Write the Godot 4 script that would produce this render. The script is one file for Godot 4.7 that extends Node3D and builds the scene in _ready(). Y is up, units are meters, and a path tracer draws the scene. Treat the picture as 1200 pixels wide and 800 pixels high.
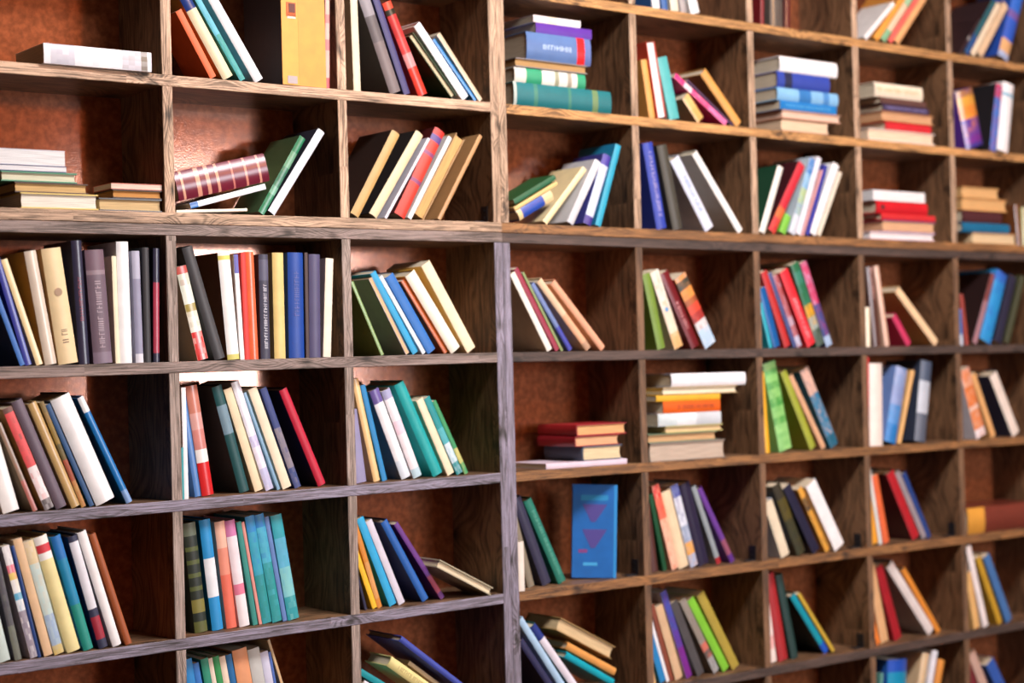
extends Node3D
# A wall of open wooden bookcases, three by many cubbies, seen at a slant and filled with books.
# x runs along the bookcases, z comes out of them into the room, y is up, metres.

const MID := 1.75            # height of the joint between the upper and the lower bookcases
const CELL := 0.3905          # spacing of the dividers
const PITCH := 0.261        # spacing of the shelf boards
const BOARD := 0.0216        # board thickness
const DEEP := 0.18          # depth of a cubby

var counts := {}
var rng := RandomNumberGenerator.new()
var M := {}
var bracket_mesh: ArrayMesh

# ---------------------------------------------------------------- naming
func numbered(called: String) -> String:
	var n: int = counts.get(called, 0)
	counts[called] = n + 1
	return called if n == 0 else "%s_%03d" % [called, n]

func tag(o: Node, label: String, category: String, group := "") -> void:
	o.set_meta("label", label)
	o.set_meta("category", category)
	if group != "":
		o.set_meta("group", group)

func put(mesh: Mesh, called: String, parent: Node, material: Material = null) -> MeshInstance3D:
	var o := MeshInstance3D.new()
	o.mesh = mesh
	o.name = called
	if material:
		o.material_override = material
	parent.add_child(o, true)
	return o

func struct(mesh: Mesh, called: String, material: Material, at: Vector3) -> MeshInstance3D:
	var o := put(mesh, called, self, material)
	o.position = at
	o.set_meta("kind", "structure")
	return o

func box(size: Vector3) -> BoxMesh:
	var m := BoxMesh.new()
	m.size = size
	return m

# ---------------------------------------------------------------- textures
func wood_image(seed_value: int, w: int, h: int, contrast: float) -> ImageTexture:
	var n := FastNoiseLite.new()
	n.seed = seed_value
	n.noise_type = FastNoiseLite.TYPE_SIMPLEX_SMOOTH
	n.frequency = 1.0
	n.fractal_type = FastNoiseLite.FRACTAL_FBM
	n.fractal_octaves = 3
	var img := Image.create(w, h, false, Image.FORMAT_RGB8)
	var knots := []
	for k in 3:
		knots.append([fposmod(sin(seed_value * 12.9 + k * 78.2) * 43758.5, 1.0), fposmod(sin(seed_value * 3.7 + k * 9.1) * 9631.7, 1.0)])
	for y in h:
		var v := float(y) / h
		for x in w:
			var u := float(x) / w
			var warp := 0.0
			var knot := 0.0
			for k in knots:
				var dx: float = (u - k[0]) * 9.0
				var dy: float = (v - k[1]) * 1.6
				var e := exp(-dx * dx * 3.0 - dy * dy * 2.0)
				warp += e * 0.35 * signf(dy)
				knot += exp(-dx * dx * 60.0 - dy * dy * 18.0)
			var g := n.get_noise_2d(u * 2.5, (v + warp) * 3.0 + seed_value)
			var rings := 0.5 + 0.5 * sin((v + warp) * 75.0 + g * 10.0)
			rings = pow(rings, 2.2)
			var fibre := n.get_noise_2d(u * 9.0, v * 120.0 + 40.0)
			var blotch := n.get_noise_2d(u * 3.5 + 70.0, v * 1.5)
			var worn := n.get_noise_2d(u * 9.0 + 20.0, v * 40.0 + 90.0)
			var l := 0.86 + contrast * (-0.30 * rings + 0.34 * fibre + 0.26 * blotch) + (0.20 if worn > 0.28 else 0.0) * contrast
			l = clampf(l - 0.45 * minf(knot, 1.0) * contrast, 0.14, 1.0)
			img.set_pixel(x, y, Color(l, clampf(l - 0.035 * (1.0 - l), 0, 1), clampf(l - 0.10 * (1.0 - l), 0, 1)))
	img.generate_mipmaps()
	return ImageTexture.create_from_image(img)

func noise_tex(freq: float, lo: float, hi: float, normal := false, s := 1) -> NoiseTexture2D:
	var t := NoiseTexture2D.new()
	t.width = 256
	t.height = 256
	t.seamless = true
	var n := FastNoiseLite.new()
	n.frequency = freq
	n.seed = s
	n.fractal_octaves = 4
	t.noise = n
	if normal:
		t.as_normal_map = true
		t.bump_strength = 2.0
	else:
		var g := Gradient.new()
		g.set_color(0, Color(lo, lo, lo))
		g.set_color(1, Color(hi, hi, hi))
		t.color_ramp = g
	return t

func std(albedo: Color, rough: float, tex: Texture2D = null) -> StandardMaterial3D:
	var m := StandardMaterial3D.new()
	m.albedo_color = albedo
	m.roughness = rough
	if tex:
		m.albedo_texture = tex
	return m

func materials() -> void:
	var grains := []
	for i in 4:
		grains.append(wood_image(11 + i * 7, 768, 64, 1.0))
	var tints := {"pine": "d6b294", "mid": "c4a488", "grey": "8f7d76", "lilac": "8f889b", "ash": "a8968c", "gold": "cf9a5e", "honey": "96683a", "brown": "7d5c40", "dark": "54423a"}
	for k in tints:
		for i in 4:
			M[k + str(i)] = std(Color(tints[k]), 0.62, grains[i])
	# the broad faces of every board: the same brown-stained timber as the lower dividers
	var inner := std(Color(tints.brown), 0.55, wood_image(91, 512, 256, 0.9))
	M.inner = inner
	var panel := std(Color("ac6642"), 0.11)
	panel.uv1_triplanar = true
	panel.uv1_scale = Vector3(9, 9, 9)
	panel.albedo_texture = noise_tex(0.02, 0.72, 1.0, false, 5)
	panel.normal_enabled = true
	panel.normal_texture = noise_tex(0.09, 0, 1, true, 8)
	panel.normal_scale = 0.06
	panel.metallic_specular = 0.8
	panel.metallic = 0.4
	M.panel = panel
	var wear := noise_tex(0.012, 0.93, 1.0, false, 21)
	for k in [["cover", 0.5], ["gloss", 0.28]]:
		var c := std(Color.WHITE, k[1])
		c.vertex_color_use_as_albedo = true
		c.uv1_triplanar = true
		c.uv1_scale = Vector3(7, 7, 7)
		c.albedo_texture = wear
		M[k[0]] = c
	var pages := std(Color.WHITE, 0.9)
	pages.vertex_color_use_as_albedo = true
	pages.uv1_triplanar = true
	pages.uv1_scale = Vector3(70, 1.5, 1.5)
	pages.albedo_texture = noise_tex(0.03, 0.80, 1.0, false, 31)
	M.pages = pages
	var ink := std(Color.WHITE, 0.6)
	ink.vertex_color_use_as_albedo = true
	M.ink = ink
	var steel := std(Color("3a3a3e"), 0.35)
	steel.metallic = 0.7
	var br := Build.new()          # an angle bracket: foot on the shelf, upright against the divider
	br.brick(Vector3(-0.034, 0, -0.022), Vector3(0, 0.0022, 0), Color.WHITE)
	br.brick(Vector3(-0.0022, 0.0022, -0.022), Vector3(0, 0.036, 0), Color.WHITE)
	for c in [0.011, 0.027]:
		br.brick(Vector3(-0.0036, c - 0.003, -0.014), Vector3(-0.0022, c + 0.003, -0.008), Color.WHITE)
		br.brick(Vector3(-c - 0.003, 0.0022, -0.014), Vector3(-c + 0.003, 0.0036, -0.008), Color.WHITE)
	bracket_mesh = br.mesh(steel)

# ---------------------------------------------------------------- meshes
class Build:
	var v := PackedVector3Array()
	var n := PackedVector3Array()
	var c := PackedColorArray()
	var uv := PackedVector2Array()
	func quad(a: Vector3, b: Vector3, d: Vector3, e: Vector3, col: Color, na := Vector3.ZERO, nb := Vector3.ZERO, out := Vector3.ZERO) -> void:
		# a b d e round the face; na is the normal at a and e, nb at b and d
		var f := (b - a).cross(e - a).normalized()
		if na == Vector3.ZERO:
			if out != Vector3.ZERO and f.dot(out) < 0.0:
				f = -f
			na = f
			nb = f
		var flip := (b - a).cross(d - a).dot(na + nb) > 0.0
		var order := [a, d, b, a, e, d] if flip else [a, b, d, a, d, e]
		var norms := [na, nb, nb, na, na, nb] if flip else [na, nb, nb, na, nb, na]
		for i in 6:
			v.append(order[i])
			n.append(norms[i])
			c.append(col)
			uv.append(Vector2(order[i].x, order[i].y) * 4.0)
	func brick(lo: Vector3, hi: Vector3, col: Color) -> void:
		var p := []
		for i in 8:
			p.append(Vector3(hi.x if i & 1 else lo.x, hi.y if i & 2 else lo.y, hi.z if i & 4 else lo.z))
		quad(p[4], p[5], p[7], p[6], col, Vector3.ZERO, Vector3.ZERO, Vector3.BACK)
		quad(p[0], p[1], p[3], p[2], col, Vector3.ZERO, Vector3.ZERO, Vector3.FORWARD)
		quad(p[0], p[2], p[6], p[4], col, Vector3.ZERO, Vector3.ZERO, Vector3.LEFT)
		quad(p[1], p[3], p[7], p[5], col, Vector3.ZERO, Vector3.ZERO, Vector3.RIGHT)
		quad(p[2], p[3], p[7], p[6], col, Vector3.ZERO, Vector3.ZERO, Vector3.UP)
		quad(p[0], p[1], p[5], p[4], col, Vector3.ZERO, Vector3.ZERO, Vector3.DOWN)
	func mesh(m: Material, into: ArrayMesh = null) -> ArrayMesh:
		var out := into if into else ArrayMesh.new()
		var a := []
		a.resize(Mesh.ARRAY_MAX)
		a[Mesh.ARRAY_VERTEX] = v
		a[Mesh.ARRAY_NORMAL] = n
		a[Mesh.ARRAY_COLOR] = c
		a[Mesh.ARRAY_TEX_UV] = uv
		out.add_surface_from_arrays(Mesh.PRIMITIVE_TRIANGLES, a)
		out.surface_set_material(out.get_surface_count() - 1, m)
		return out

func lin(rgb: Array) -> Color:
	return Color8(rgb[0], rgb[1], rgb[2]).srgb_to_linear()

# A timber board: long axis x, height y, depth going back to -z; the planed front edge is a surface of its own, the corners are eased.
func timber(length: float, h: float, deep: float, edge: Material, upright := false) -> ArrayMesh:
	var f := Build.new()
	var s := Build.new()
	var e := 0.0012
	var off := rng.randf() * 5.0
	var voff := rng.randf()
	var q := func(b: Build, p0: Vector3, p1: Vector3, p2: Vector3, p3: Vector3, out: Vector3) -> void:
		b.quad(p0, p1, p2, p3, Color.WHITE, Vector3.ZERO, Vector3.ZERO, out)
	q.call(f, Vector3(0, e, 0), Vector3(length, e, 0), Vector3(length, h - e, 0), Vector3(0, h - e, 0), Vector3.BACK)
	q.call(f, Vector3(0, h - e, 0), Vector3(length, h - e, 0), Vector3(length, h, -e), Vector3(0, h, -e), Vector3(0, 1, 1))
	q.call(f, Vector3(0, e, 0), Vector3(length, e, 0), Vector3(length, 0, -e), Vector3(0, 0, -e), Vector3(0, -1, 1))
	q.call(s, Vector3(0, h, -e), Vector3(length, h, -e), Vector3(length, h, -deep), Vector3(0, h, -deep), Vector3.UP)
	q.call(s, Vector3(0, 0, -e), Vector3(length, 0, -e), Vector3(length, 0, -deep), Vector3(0, 0, -deep), Vector3.DOWN)
	q.call(s, Vector3(0, 0, -deep), Vector3(length, 0, -deep), Vector3(length, h, -deep), Vector3(0, h, -deep), Vector3.FORWARD)
	q.call(s, Vector3(0, 0, -e), Vector3(0, h, -e), Vector3(0, h, -deep), Vector3(0, 0, -deep), Vector3.LEFT)
	q.call(s, Vector3(length, 0, -e), Vector3(length, h, -e), Vector3(length, h, -deep), Vector3(length, 0, -deep), Vector3.RIGHT)
	for i in f.v.size():
		f.uv[i] = Vector2(f.v[i].x / 0.9 + off, (f.v[i].y - f.v[i].z) / h * 0.45 + voff)
	for i in s.v.size():
		s.uv[i] = Vector2(s.v[i].x / 0.8 + off, s.v[i].z / 0.22 + s.v[i].y / 0.22)
	if upright:
		for b in [f, s]:
			for i in b.v.size():
				b.v[i] = Vector3(h - b.v[i].y, b.v[i].x, b.v[i].z)
				b.n[i] = Vector3(-b.n[i].y, b.n[i].x, b.n[i].z)
	var m := f.mesh(edge)
	return s.mesh(M.inner, m)

# The cover of a book: two boards and a spine wrapped round the page block. x thickness, y height, the spine bulges to z = 0.
func cover_mesh(T: float, H: float, D: float, cover: Color, bands: Array, soft: bool, material: Material, mottled := false) -> ArrayMesh:
	if mottled:      # printed picture running over the bands: each is cut into short pieces that pick up some of the next colour
		var cut := []
		for k in bands.size():
			var y0: float = bands[k][0]
			var y1: float = bands[k + 1][0] if k + 1 < bands.size() else 1.0
			var pieces := maxi(1, roundi((y1 - y0) * H / 0.011))
			for j in pieces:
				cut.append([lerpf(y0, y1, float(j) / pieces), bands[k][1], bands[(k + 1) % bands.size()][1]])
		bands = cut
	var b := Build.new()
	var wall := minf(0.0010 if soft else 0.0022, T * 0.14)
	var bulge := minf(0.0012 if soft else 0.0045, T * 0.2)
	var outer := [Vector2(0, -D)]
	var inner := [Vector2(wall, -D)]
	var normals := [Vector2(-1, 0)]
	var n := 6
	for i in n + 1:
		var a := PI * i / n
		outer.append(Vector2(T / 2 - T / 2 * cos(a), -bulge + bulge * sin(a)))
		inner.append(Vector2(T / 2 - (T / 2 - wall) * cos(a), -bulge - wall + bulge * sin(a)))
		normals.append(Vector2(-cos(a) * 0.55 * (0.5 if soft else 1.0), 1).normalized())
	outer.append(Vector2(T, -D))
	inner.append(Vector2(T - wall, -D))
	normals.append(Vector2(1, 0))
	var last := outer.size() - 1
	for i in last:
		var board := i == 0 or i == last - 1
		var na: Vector2 = normals[i]
		var nb: Vector2 = normals[i + 1]
		if board:
			na = normals[0] if i == 0 else normals[last]
			nb = na
		var o0: Vector2 = outer[i]
		var o1: Vector2 = outer[i + 1]
		var i0: Vector2 = inner[i]
		var i1: Vector2 = inner[i + 1]
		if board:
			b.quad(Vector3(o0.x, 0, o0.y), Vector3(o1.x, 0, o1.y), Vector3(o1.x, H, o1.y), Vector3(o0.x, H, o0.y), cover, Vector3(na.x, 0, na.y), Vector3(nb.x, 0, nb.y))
		else:
			for k in bands.size():
				var y0: float = bands[k][0] * H
				var y1: float = (bands[k + 1][0] if k + 1 < bands.size() else 1.0) * H
				b.quad(Vector3(o0.x, y0, o0.y), Vector3(o1.x, y0, o1.y), Vector3(o1.x, y1, o1.y), Vector3(o0.x, y1, o0.y), bands[k][1].lerp(bands[k][2], rng.randf() * rng.randf() * 0.6) if mottled else bands[k][1], Vector3(na.x, 0, na.y), Vector3(nb.x, 0, nb.y))
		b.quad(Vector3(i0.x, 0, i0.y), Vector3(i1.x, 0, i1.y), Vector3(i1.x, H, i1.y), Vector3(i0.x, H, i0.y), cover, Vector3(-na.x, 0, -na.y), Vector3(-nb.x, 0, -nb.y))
		for y in [0.0, H]:
			var up := Vector3.UP if y > 0 else Vector3.DOWN
			b.quad(Vector3(o0.x, y, o0.y), Vector3(o1.x, y, o1.y), Vector3(i1.x, y, i1.y), Vector3(i0.x, y, i0.y), cover, up, up)
	for x in [0.0, T - wall]:
		b.quad(Vector3(x, 0, -D), Vector3(x + wall, 0, -D), Vector3(x + wall, H, -D), Vector3(x, H, -D), cover, Vector3.FORWARD, Vector3.FORWARD)
	return b.mesh(material)

# The page block, its fore-edge hollowed a little.
func page_mesh(T: float, H: float, D: float, col: Color, soft: bool) -> ArrayMesh:
	var b := Build.new()
	var wall := minf(0.0010 if soft else 0.0022, T * 0.14)
	var bulge := minf(0.0012 if soft else 0.0045, T * 0.2)
	var inset := 0.0006 if soft else 0.0030
	var hollow := 0.0 if soft else minf(0.003, T * 0.12)
	var x0 := wall
	var x1 := T - wall
	var y0 := inset
	var y1 := H - inset
	var zf := -bulge - wall
	var zb := -D + inset
	var mid := []
	var n := 4
	for i in n + 1:
		var u := float(i) / n
		mid.append(Vector2(lerpf(x0, x1, u), zb + hollow * sin(PI * u)))
	for i in n:
		var p: Vector2 = mid[i]
		var r: Vector2 = mid[i + 1]
		b.quad(Vector3(p.x, y0, p.y), Vector3(r.x, y0, r.y), Vector3(r.x, y1, r.y), Vector3(p.x, y1, p.y), col, Vector3.FORWARD, Vector3.FORWARD)
		for y in [y0, y1]:
			var up := Vector3.UP if y > y0 else Vector3.DOWN
			b.quad(Vector3(p.x, y, p.y), Vector3(r.x, y, r.y), Vector3(r.x, y, zf), Vector3(p.x, y, zf), col, up, up)
	for x in [x0, x1]:
		var side := Vector3.LEFT if x == x0 else Vector3.RIGHT
		b.quad(Vector3(x, y0, zb), Vector3(x, y0, zf), Vector3(x, y1, zf), Vector3(x, y1, zb), col, side, side)
	b.quad(Vector3(x0, y0, zf), Vector3(x1, y0, zf), Vector3(x1, y1, zf), Vector3(x0, y1, zf), col, Vector3.BACK, Vector3.BACK)
	return b.mesh(M.pages)

# Printed lettering running along the spine, too small to read: rows of little strokes.
func lettering(T: float, H: float, from: float, to: float, col: Color, soft: bool) -> ArrayMesh:
	var b := Build.new()
	var bulge := minf(0.0012 if soft else 0.0045, T * 0.2)
	var w := minf(T * 0.34, 0.011)
	var y := from * H
	var z0 := -bulge + bulge * 0.9
	while y < to * H:
		var g := w * rng.randf_range(0.35, 0.6)
		var x0 := T / 2 - w / 2
		var s := g * 0.3
		b.brick(Vector3(x0, y, z0), Vector3(x0 + w, y + s, 0.0004), col)
		match rng.randi() % 3:
			0: b.brick(Vector3(x0, y + g - s, z0), Vector3(x0 + w, y + g, 0.0004), col)
			1: b.brick(Vector3(x0, y + s, z0), Vector3(x0 + s, y + g, 0.0004), col)
			2: b.brick(Vector3(x0 + w * 0.4, y + s, z0), Vector3(x0 + w * 0.4 + s, y + g, 0.0004), col)
		y += g * (1.45 if rng.randf() > 0.15 else 2.2)
	return b.mesh(M.ink)

func disc(radius: float, col: Color) -> ArrayMesh:
	var b := Build.new()
	for i in 12:
		var a := TAU * i / 12
		var c := TAU * (i + 1) / 12
		b.quad(Vector3(0, 0, 0.0005), Vector3(cos(a), sin(a), 0) * radius + Vector3(0, 0, 0.0005), Vector3(cos((a + c) / 2), sin((a + c) / 2), 0) * radius + Vector3(0, 0, 0.0005), Vector3(cos(c), sin(c), 0) * radius + Vector3(0, 0, 0.0005), col, Vector3.BACK, Vector3.BACK)
	return b.mesh(M.ink)

# ---------------------------------------------------------------- books
# at: the corner the thickness and the height are measured from, on the front face; lean: turn about z;
# mode: "spine" shows its spine to the room, "pages" its fore-edge, "side" lies with its spine to the left and its tail to the room
func book(label: String, at: Vector3, lean: float, size: Vector3, mode: String, cover: Array, paper: Array, bands: Array, extra := {}) -> Node3D:
	var o := Node3D.new()
	o.name = numbered("book")
	add_child(o)
	o.position = at
	o.rotation.z = lean
	tag(o, label, "book", "books standing in the cubbies" if absf(lean) < 1.3 else "books lying in the cubbies")
	var T := size.x
	var H := size.y
	var D := size.z
	var soft := T < 0.012 or extra.has("soft")
	var shades := []
	for b in bands:
		shades.append([b[0], lin(b[1])])
	var mat: Material = M.gloss if extra.has("gloss") else M.cover
	var c := put(cover_mesh(T, H, D, lin(cover), shades, soft, mat, extra.has("print")), "cover", o)
	var p := put(page_mesh(T, H, D, lin(paper), soft), "page_block", o)
	if extra.has("title"):
		var t: Array = extra.title
		put(lettering(T, H, t[0], t[1], lin(t[2]), soft), "spine_lettering", c)
	if extra.has("emblem"):
		var e := put(disc(minf(T * 0.2, 0.02), lin(extra.emblem[1])), "emblem", c)
		e.position = Vector3(T / 2, H * extra.emblem[0], 0)
	if mode == "pages":
		for part in [c, p]:
			part.rotation.y = PI
			part.position = Vector3(T, 0, -D)
	elif mode == "side":
		# spine to the left, tail of the pages to the room, lying flat: thickness up, height into the case
		o.rotation = Vector3.ZERO
		o.transform.basis = Basis(Vector3(0, 1, 0), Vector3(0, 0, -1), Vector3(-1, 0, 0))
	return o

# A box file: board case with a finger hole and a label, closed lid behind.
func box_file(label: String, at: Vector3, size: Vector3) -> void:
	var o := Node3D.new()
	o.name = numbered("box_file")
	add_child(o)
	o.position = at
	tag(o, label, "box file")
	var b := Build.new()
	var orange := lin([220, 145, 48])
	var pale := lin([229, 154, 54])
	b.brick(Vector3(0, 0, -size.z), Vector3(size.x, size.y, -0.002), lin([58, 46, 40]))
	put(b.mesh(M.cover), "case", o)
	var face := Build.new()
	face.brick(Vector3(0, 0, -0.0018), Vector3(size.x * 0.37, size.y, 0), pale)
	face.brick(Vector3(size.x * 0.37 + 0.0006, 0, -0.0018), Vector3(size.x, size.y, -0.0006), orange)
	put(face.mesh(M.cover), "spine_board", o)
	var hole := Build.new()
	hole.brick(Vector3(-0.011, -0.016, 0), Vector3(0.011, 0.012, 0.0006), lin([194, 90, 32]))
	hole.brick(Vector3(-0.005, -0.008, 0.0006), Vector3(0.009, 0.010, 0.0012), lin([90, 32, 18]))
	put(hole.mesh(M.ink), "emblem", o).position = Vector3(size.x * 0.22, size.y * 0.70, 0)
	var chip := Build.new()
	chip.brick(Vector3(-0.010, -0.005, 0), Vector3(0.009, 0.006, 0.0006), lin([216, 207, 184]))
	put(chip.mesh(M.ink), "sticker", o).position = Vector3(size.x * 0.23, size.y * 0.63, 0)
	var low := Build.new()
	low.brick(Vector3(-0.011, 0.002, 0), Vector3(0.011, 0.017, 0.0006), lin([167, 154, 154]))
	put(low.mesh(M.ink), "sticker", o).position = Vector3(size.x * 0.22, 0.001, 0)

# The blue book that stands with its board to the room: the outer edge comes forward, the triangles are printed on the board.
func face_out_book(label: String, at: Vector3, turn: float, size: Vector3) -> void:
	var blue := [27, 99, 173]
	var o := book(label, at, 0.0, size, "spine", blue, [216, 203, 168], [[0, [42, 134, 200]]])
	o.basis = Basis(Vector3.BACK, -0.055) * Basis(Vector3.UP, turn)
	var c := o.get_child(0)
	var D := size.z
	var H := size.y
	var print_ := Build.new()
	var x := -0.0004
	var tri := func(u: float, v: float, w: float, h: float, col: Color) -> void:
		# u along the board from its left edge, v up
		var z0 := -D + u * D
		var z1 := -D + (u + w) * D
		var zm := (z0 + z1) / 2
		print_.quad(Vector3(x, v * H, z0), Vector3(x, v * H, z1), Vector3(x, (v - h) * H, zm + 0.012 * D), Vector3(x, (v - h) * H, zm - 0.08 * D), col, Vector3.LEFT, Vector3.LEFT)
	tri.call(0.22, 0.79, 0.56, 0.19, lin([72, 62, 134]))
	tri.call(0.22, 0.52, 0.56, 0.20, lin([72, 62, 134]))
	var slab := func(u: float, v: float, w: float, h: float, col: Color) -> void:
		print_.quad(Vector3(x, v * H, -D + u * D), Vector3(x, v * H, -D + (u + w) * D), Vector3(x, (v + h) * H, -D + (u + w) * D), Vector3(x, (v + h) * H, -D + u * D), col, Vector3.LEFT, Vector3.LEFT)
	slab.call(0.14, 0.27, 0.2, 0.035, lin([122, 58, 120]))
	slab.call(0.25, 0.13, 0.32, 0.035, lin([60, 154, 208]))
	slab.call(0.18, 0.83, 0.62, 0.06, lin([31, 127, 180]))
	slab.call(0.93, 0.0, 0.07, 1.0, lin([42, 134, 200]))
	put(print_.mesh(M.ink), "cover_print", c)

func books_in_first_column() -> void:
	book("white grey-printed paperback lying alone on its shelf", Vector3(-1.04, 2.0675, 0.0108), -1.565, Vector3(0.0364, 0.2113, 0.1314), "spine", [228, 228, 230], [210, 195, 169], [[0, [230, 230, 232]], [0.06, [189, 187, 198]], [0.28, [230, 230, 232]], [0.72, [207, 204, 213]], [0.9, [110, 97, 78]], [0.96, [221, 221, 224]]], {"soft": true, "print": true})
	book("thick white-paged book at the bottom of pile under tan page block", Vector3(-1.0844, 1.7978, -0.0018), -1.565, Vector3(0.028, 0.1482, 0.1331), "pages", [216, 189, 101], [232, 227, 213], [[0, [216, 189, 101]]])
	book("tan page block in pile between pale-green edged book and thick white-paged book", Vector3(-1.0928, 1.8171, -0.0072), -1.565, Vector3(0.0187, 0.1395, 0.0932), "pages", [64, 41, 28], [210, 175, 118], [[0, [64, 41, 28]]])
	book("pale-green edged book in pile between white book and tan page block", Vector3(-1.1174, 1.8357, -0.0072), -1.565, Vector3(0.0181, 0.1431, 0.0907), "pages", [64, 138, 106], [219, 217, 189], [[0, [64, 138, 106]]])
	book("white book with navy cover line in pile under thick white curled paperback", Vector3(-1.1651, 1.847, -0.0072), -1.565, Vector3(0.0108, 0.1713, 0.116), "pages", [37, 55, 110], [230, 230, 232], [[0, [37, 55, 110]]])
	book("thick white curled paperback on top of pile above white book", Vector3(-1.1644, 1.8756, -0.0072), -1.565, Vector3(0.0281, 0.1681, 0.1135), "pages", [207, 210, 221], [232, 232, 232], [[0, [207, 210, 221]]], {"soft": true, "gloss": true})
	book("buff page block with black end at the bottom of pile under orange-tan page block", Vector3(-0.9322, 1.7943, -0.0072), -1.565, Vector3(0.0236, 0.1276, 0.0835), "pages", [41, 35, 31], [212, 182, 133], [[0, [41, 35, 31]]], {"gloss": true})
	book("orange-tan page block in pile between thin orange-red covered book and buff page block", Vector3(-0.9048, 1.8112, -0.0072), -1.565, Vector3(0.0163, 0.1011, 0.0823), "pages", [55, 37, 28], [204, 145, 78], [[0, [55, 37, 28]]])
	book("thin orange-red covered book on top of pile above orange-tan page block", Vector3(-0.9079, 1.8229, -0.0072), -1.565, Vector3(0.0112, 0.1043, 0.0791), "pages", [202, 78, 41], [228, 207, 189], [[0, [202, 78, 41]]], {"gloss": true})
	book("bright blue hardback at row end beside indigo blue paperback", Vector3(-1.0897, 1.487, -0.0072), 0.3417, Vector3(0.0093, 0.1918, 0.1238), "spine", [23, 60, 120], [210, 195, 169], [[0, [51, 106, 179]]])
	book("indigo blue paperback between bright blue hardback and narrow cream paperback", Vector3(-1.0799, 1.4871, -0.0072), 0.2773, Vector3(0.0121, 0.2007, 0.1328), "spine", [51, 60, 143], [210, 195, 169], [[0, [51, 60, 143]]], {"soft": true, "gloss": true})
	book("narrow cream paperback between indigo blue paperback and off-white brown-sided hardback", Vector3(-1.0591, 1.4872, -0.0072), 0.3164, Vector3(0.0122, 0.1984, 0.133), "spine", [225, 204, 155], [210, 195, 169], [[0, [225, 204, 155]]], {"soft": true, "gloss": true})
	book("off-white brown-sided hardback between narrow cream paperback and thick cream volume", Vector3(-1.0419, 1.4873, -0.0072), 0.1694, Vector3(0.0223, 0.2075, 0.1314), "spine", [138, 97, 46], [210, 195, 169], [[0, [206, 193, 175]]], {"gloss": true})
	book("thick cream volume with small emblem between off-white brown-sided hardback and charcoal book", Vector3(-1.016, 1.4874, -0.0072), 0.1366, Vector3(0.0373, 0.2115, 0.1256), "spine", [223, 200, 155], [210, 195, 169], [[0, [223, 200, 155]]], {"title": [0.18, 0.3, [110, 83, 64]], "emblem": [0.62, [156, 129, 103]]})
	book("charcoal book with red lettering between thick cream volume and purple-grey lettered volume", Vector3(-0.9766, 1.4877, -0.0072), 0.0479, Vector3(0.0199, 0.2263, 0.1275), "spine", [46, 46, 66], [210, 195, 169], [[0, [46, 46, 66]]], {"title": [0.35, 0.7, [138, 55, 74]], "gloss": true})
	book("purple-grey lettered volume between charcoal book and slim ivory booklet", Vector3(-0.9484, 1.4878, -0.0072), 0.0622, Vector3(0.0369, 0.2097, 0.1348), "spine", [109, 88, 103], [210, 195, 169], [[0, [124, 109, 124]], [0.1, [103, 85, 99]], [0.78, [138, 120, 129]], [0.82, [109, 85, 98]]], {"title": [0.14, 0.7, [164, 147, 156]]})
	book("slim ivory booklet between purple-grey lettered volume and tall white hardback", Vector3(-0.9063, 1.4881, -0.0072), 0.017, Vector3(0.0085, 0.199, 0.1283), "spine", [232, 221, 189], [210, 195, 169], [[0, [232, 221, 189]]], {"soft": true})
	book("tall white hardback between slim ivory booklet and lilac-grey book", Vector3(-0.8961, 1.4881, -0.0072), 0.0119, Vector3(0.024, 0.2261, 0.1306), "spine", [235, 235, 235], [210, 195, 169], [[0, [235, 235, 235]]])
	book("lilac-grey book between tall white hardback and plain black book", Vector3(-0.8652, 1.4883, -0.0072), 0.0152, Vector3(0.0156, 0.209, 0.1275), "spine", [152, 152, 173], [210, 195, 169], [[0, [207, 207, 216]], [0.08, [138, 138, 161]], [0.75, [170, 170, 189]]])
	book("plain black book between lilac-grey book and black book", Vector3(-0.8479, 1.4885, -0.0072), -0.002, Vector3(0.0139, 0.2157, 0.1321), "spine", [39, 39, 44], [210, 195, 169], [[0, [39, 39, 44]]])
	book("black book with red title panel at row end beside plain black book", Vector3(-0.8296, 1.4889, -0.0072), -0.0223, Vector3(0.0123, 0.2145, 0.134), "spine", [44, 44, 63], [210, 195, 169], [[0, [44, 44, 63]], [0.08, [156, 55, 75]], [0.7, [44, 44, 63]]], {"gloss": true})
	book("wide white paperback at row end beside dull taupe paperback", Vector3(-1.1273, 1.2258, -0.0072), 0.2618, Vector3(0.0303, 0.1677, 0.1089), "spine", [230, 228, 224], [210, 195, 169], [[0, [230, 228, 224]]], {"soft": true, "gloss": true})
	book("dull taupe paperback between wide white paperback and red paperback", Vector3(-1.0722, 1.2261, -0.0072), 0.3798, Vector3(0.0089, 0.1717, 0.1098), "spine", [138, 120, 99], [210, 195, 169], [[0, [175, 101, 92]], [0.35, [138, 120, 99]]], {"soft": true, "print": true, "gloss": true})
	book("red paperback with white foot between dull taupe paperback and mauve-grey hardback", Vector3(-1.0499, 1.2262, -0.0072), 0.384, Vector3(0.018, 0.1991, 0.1284), "spine", [184, 138, 83], [210, 195, 169], [[0, [64, 51, 55]], [0.1, [228, 224, 223]], [0.42, [219, 77, 79]], [0.95, [110, 74, 64]]], {"soft": true, "print": true})
	book("mauve-grey hardback between red paperback and sandy tan hardback", Vector3(-1.0273, 1.2264, -0.0072), 0.3863, Vector3(0.0211, 0.2115, 0.1256), "spine", [99, 85, 99], [210, 195, 169], [[0, [99, 85, 99]]])
	book("sandy tan hardback between mauve-grey hardback and olive patterned paperback", Vector3(-0.998, 1.2265, -0.0072), 0.3916, Vector3(0.0168, 0.2073, 0.1287), "spine", [186, 155, 103], [210, 195, 169], [[0, [186, 155, 103]]], {"gloss": true})
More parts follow.
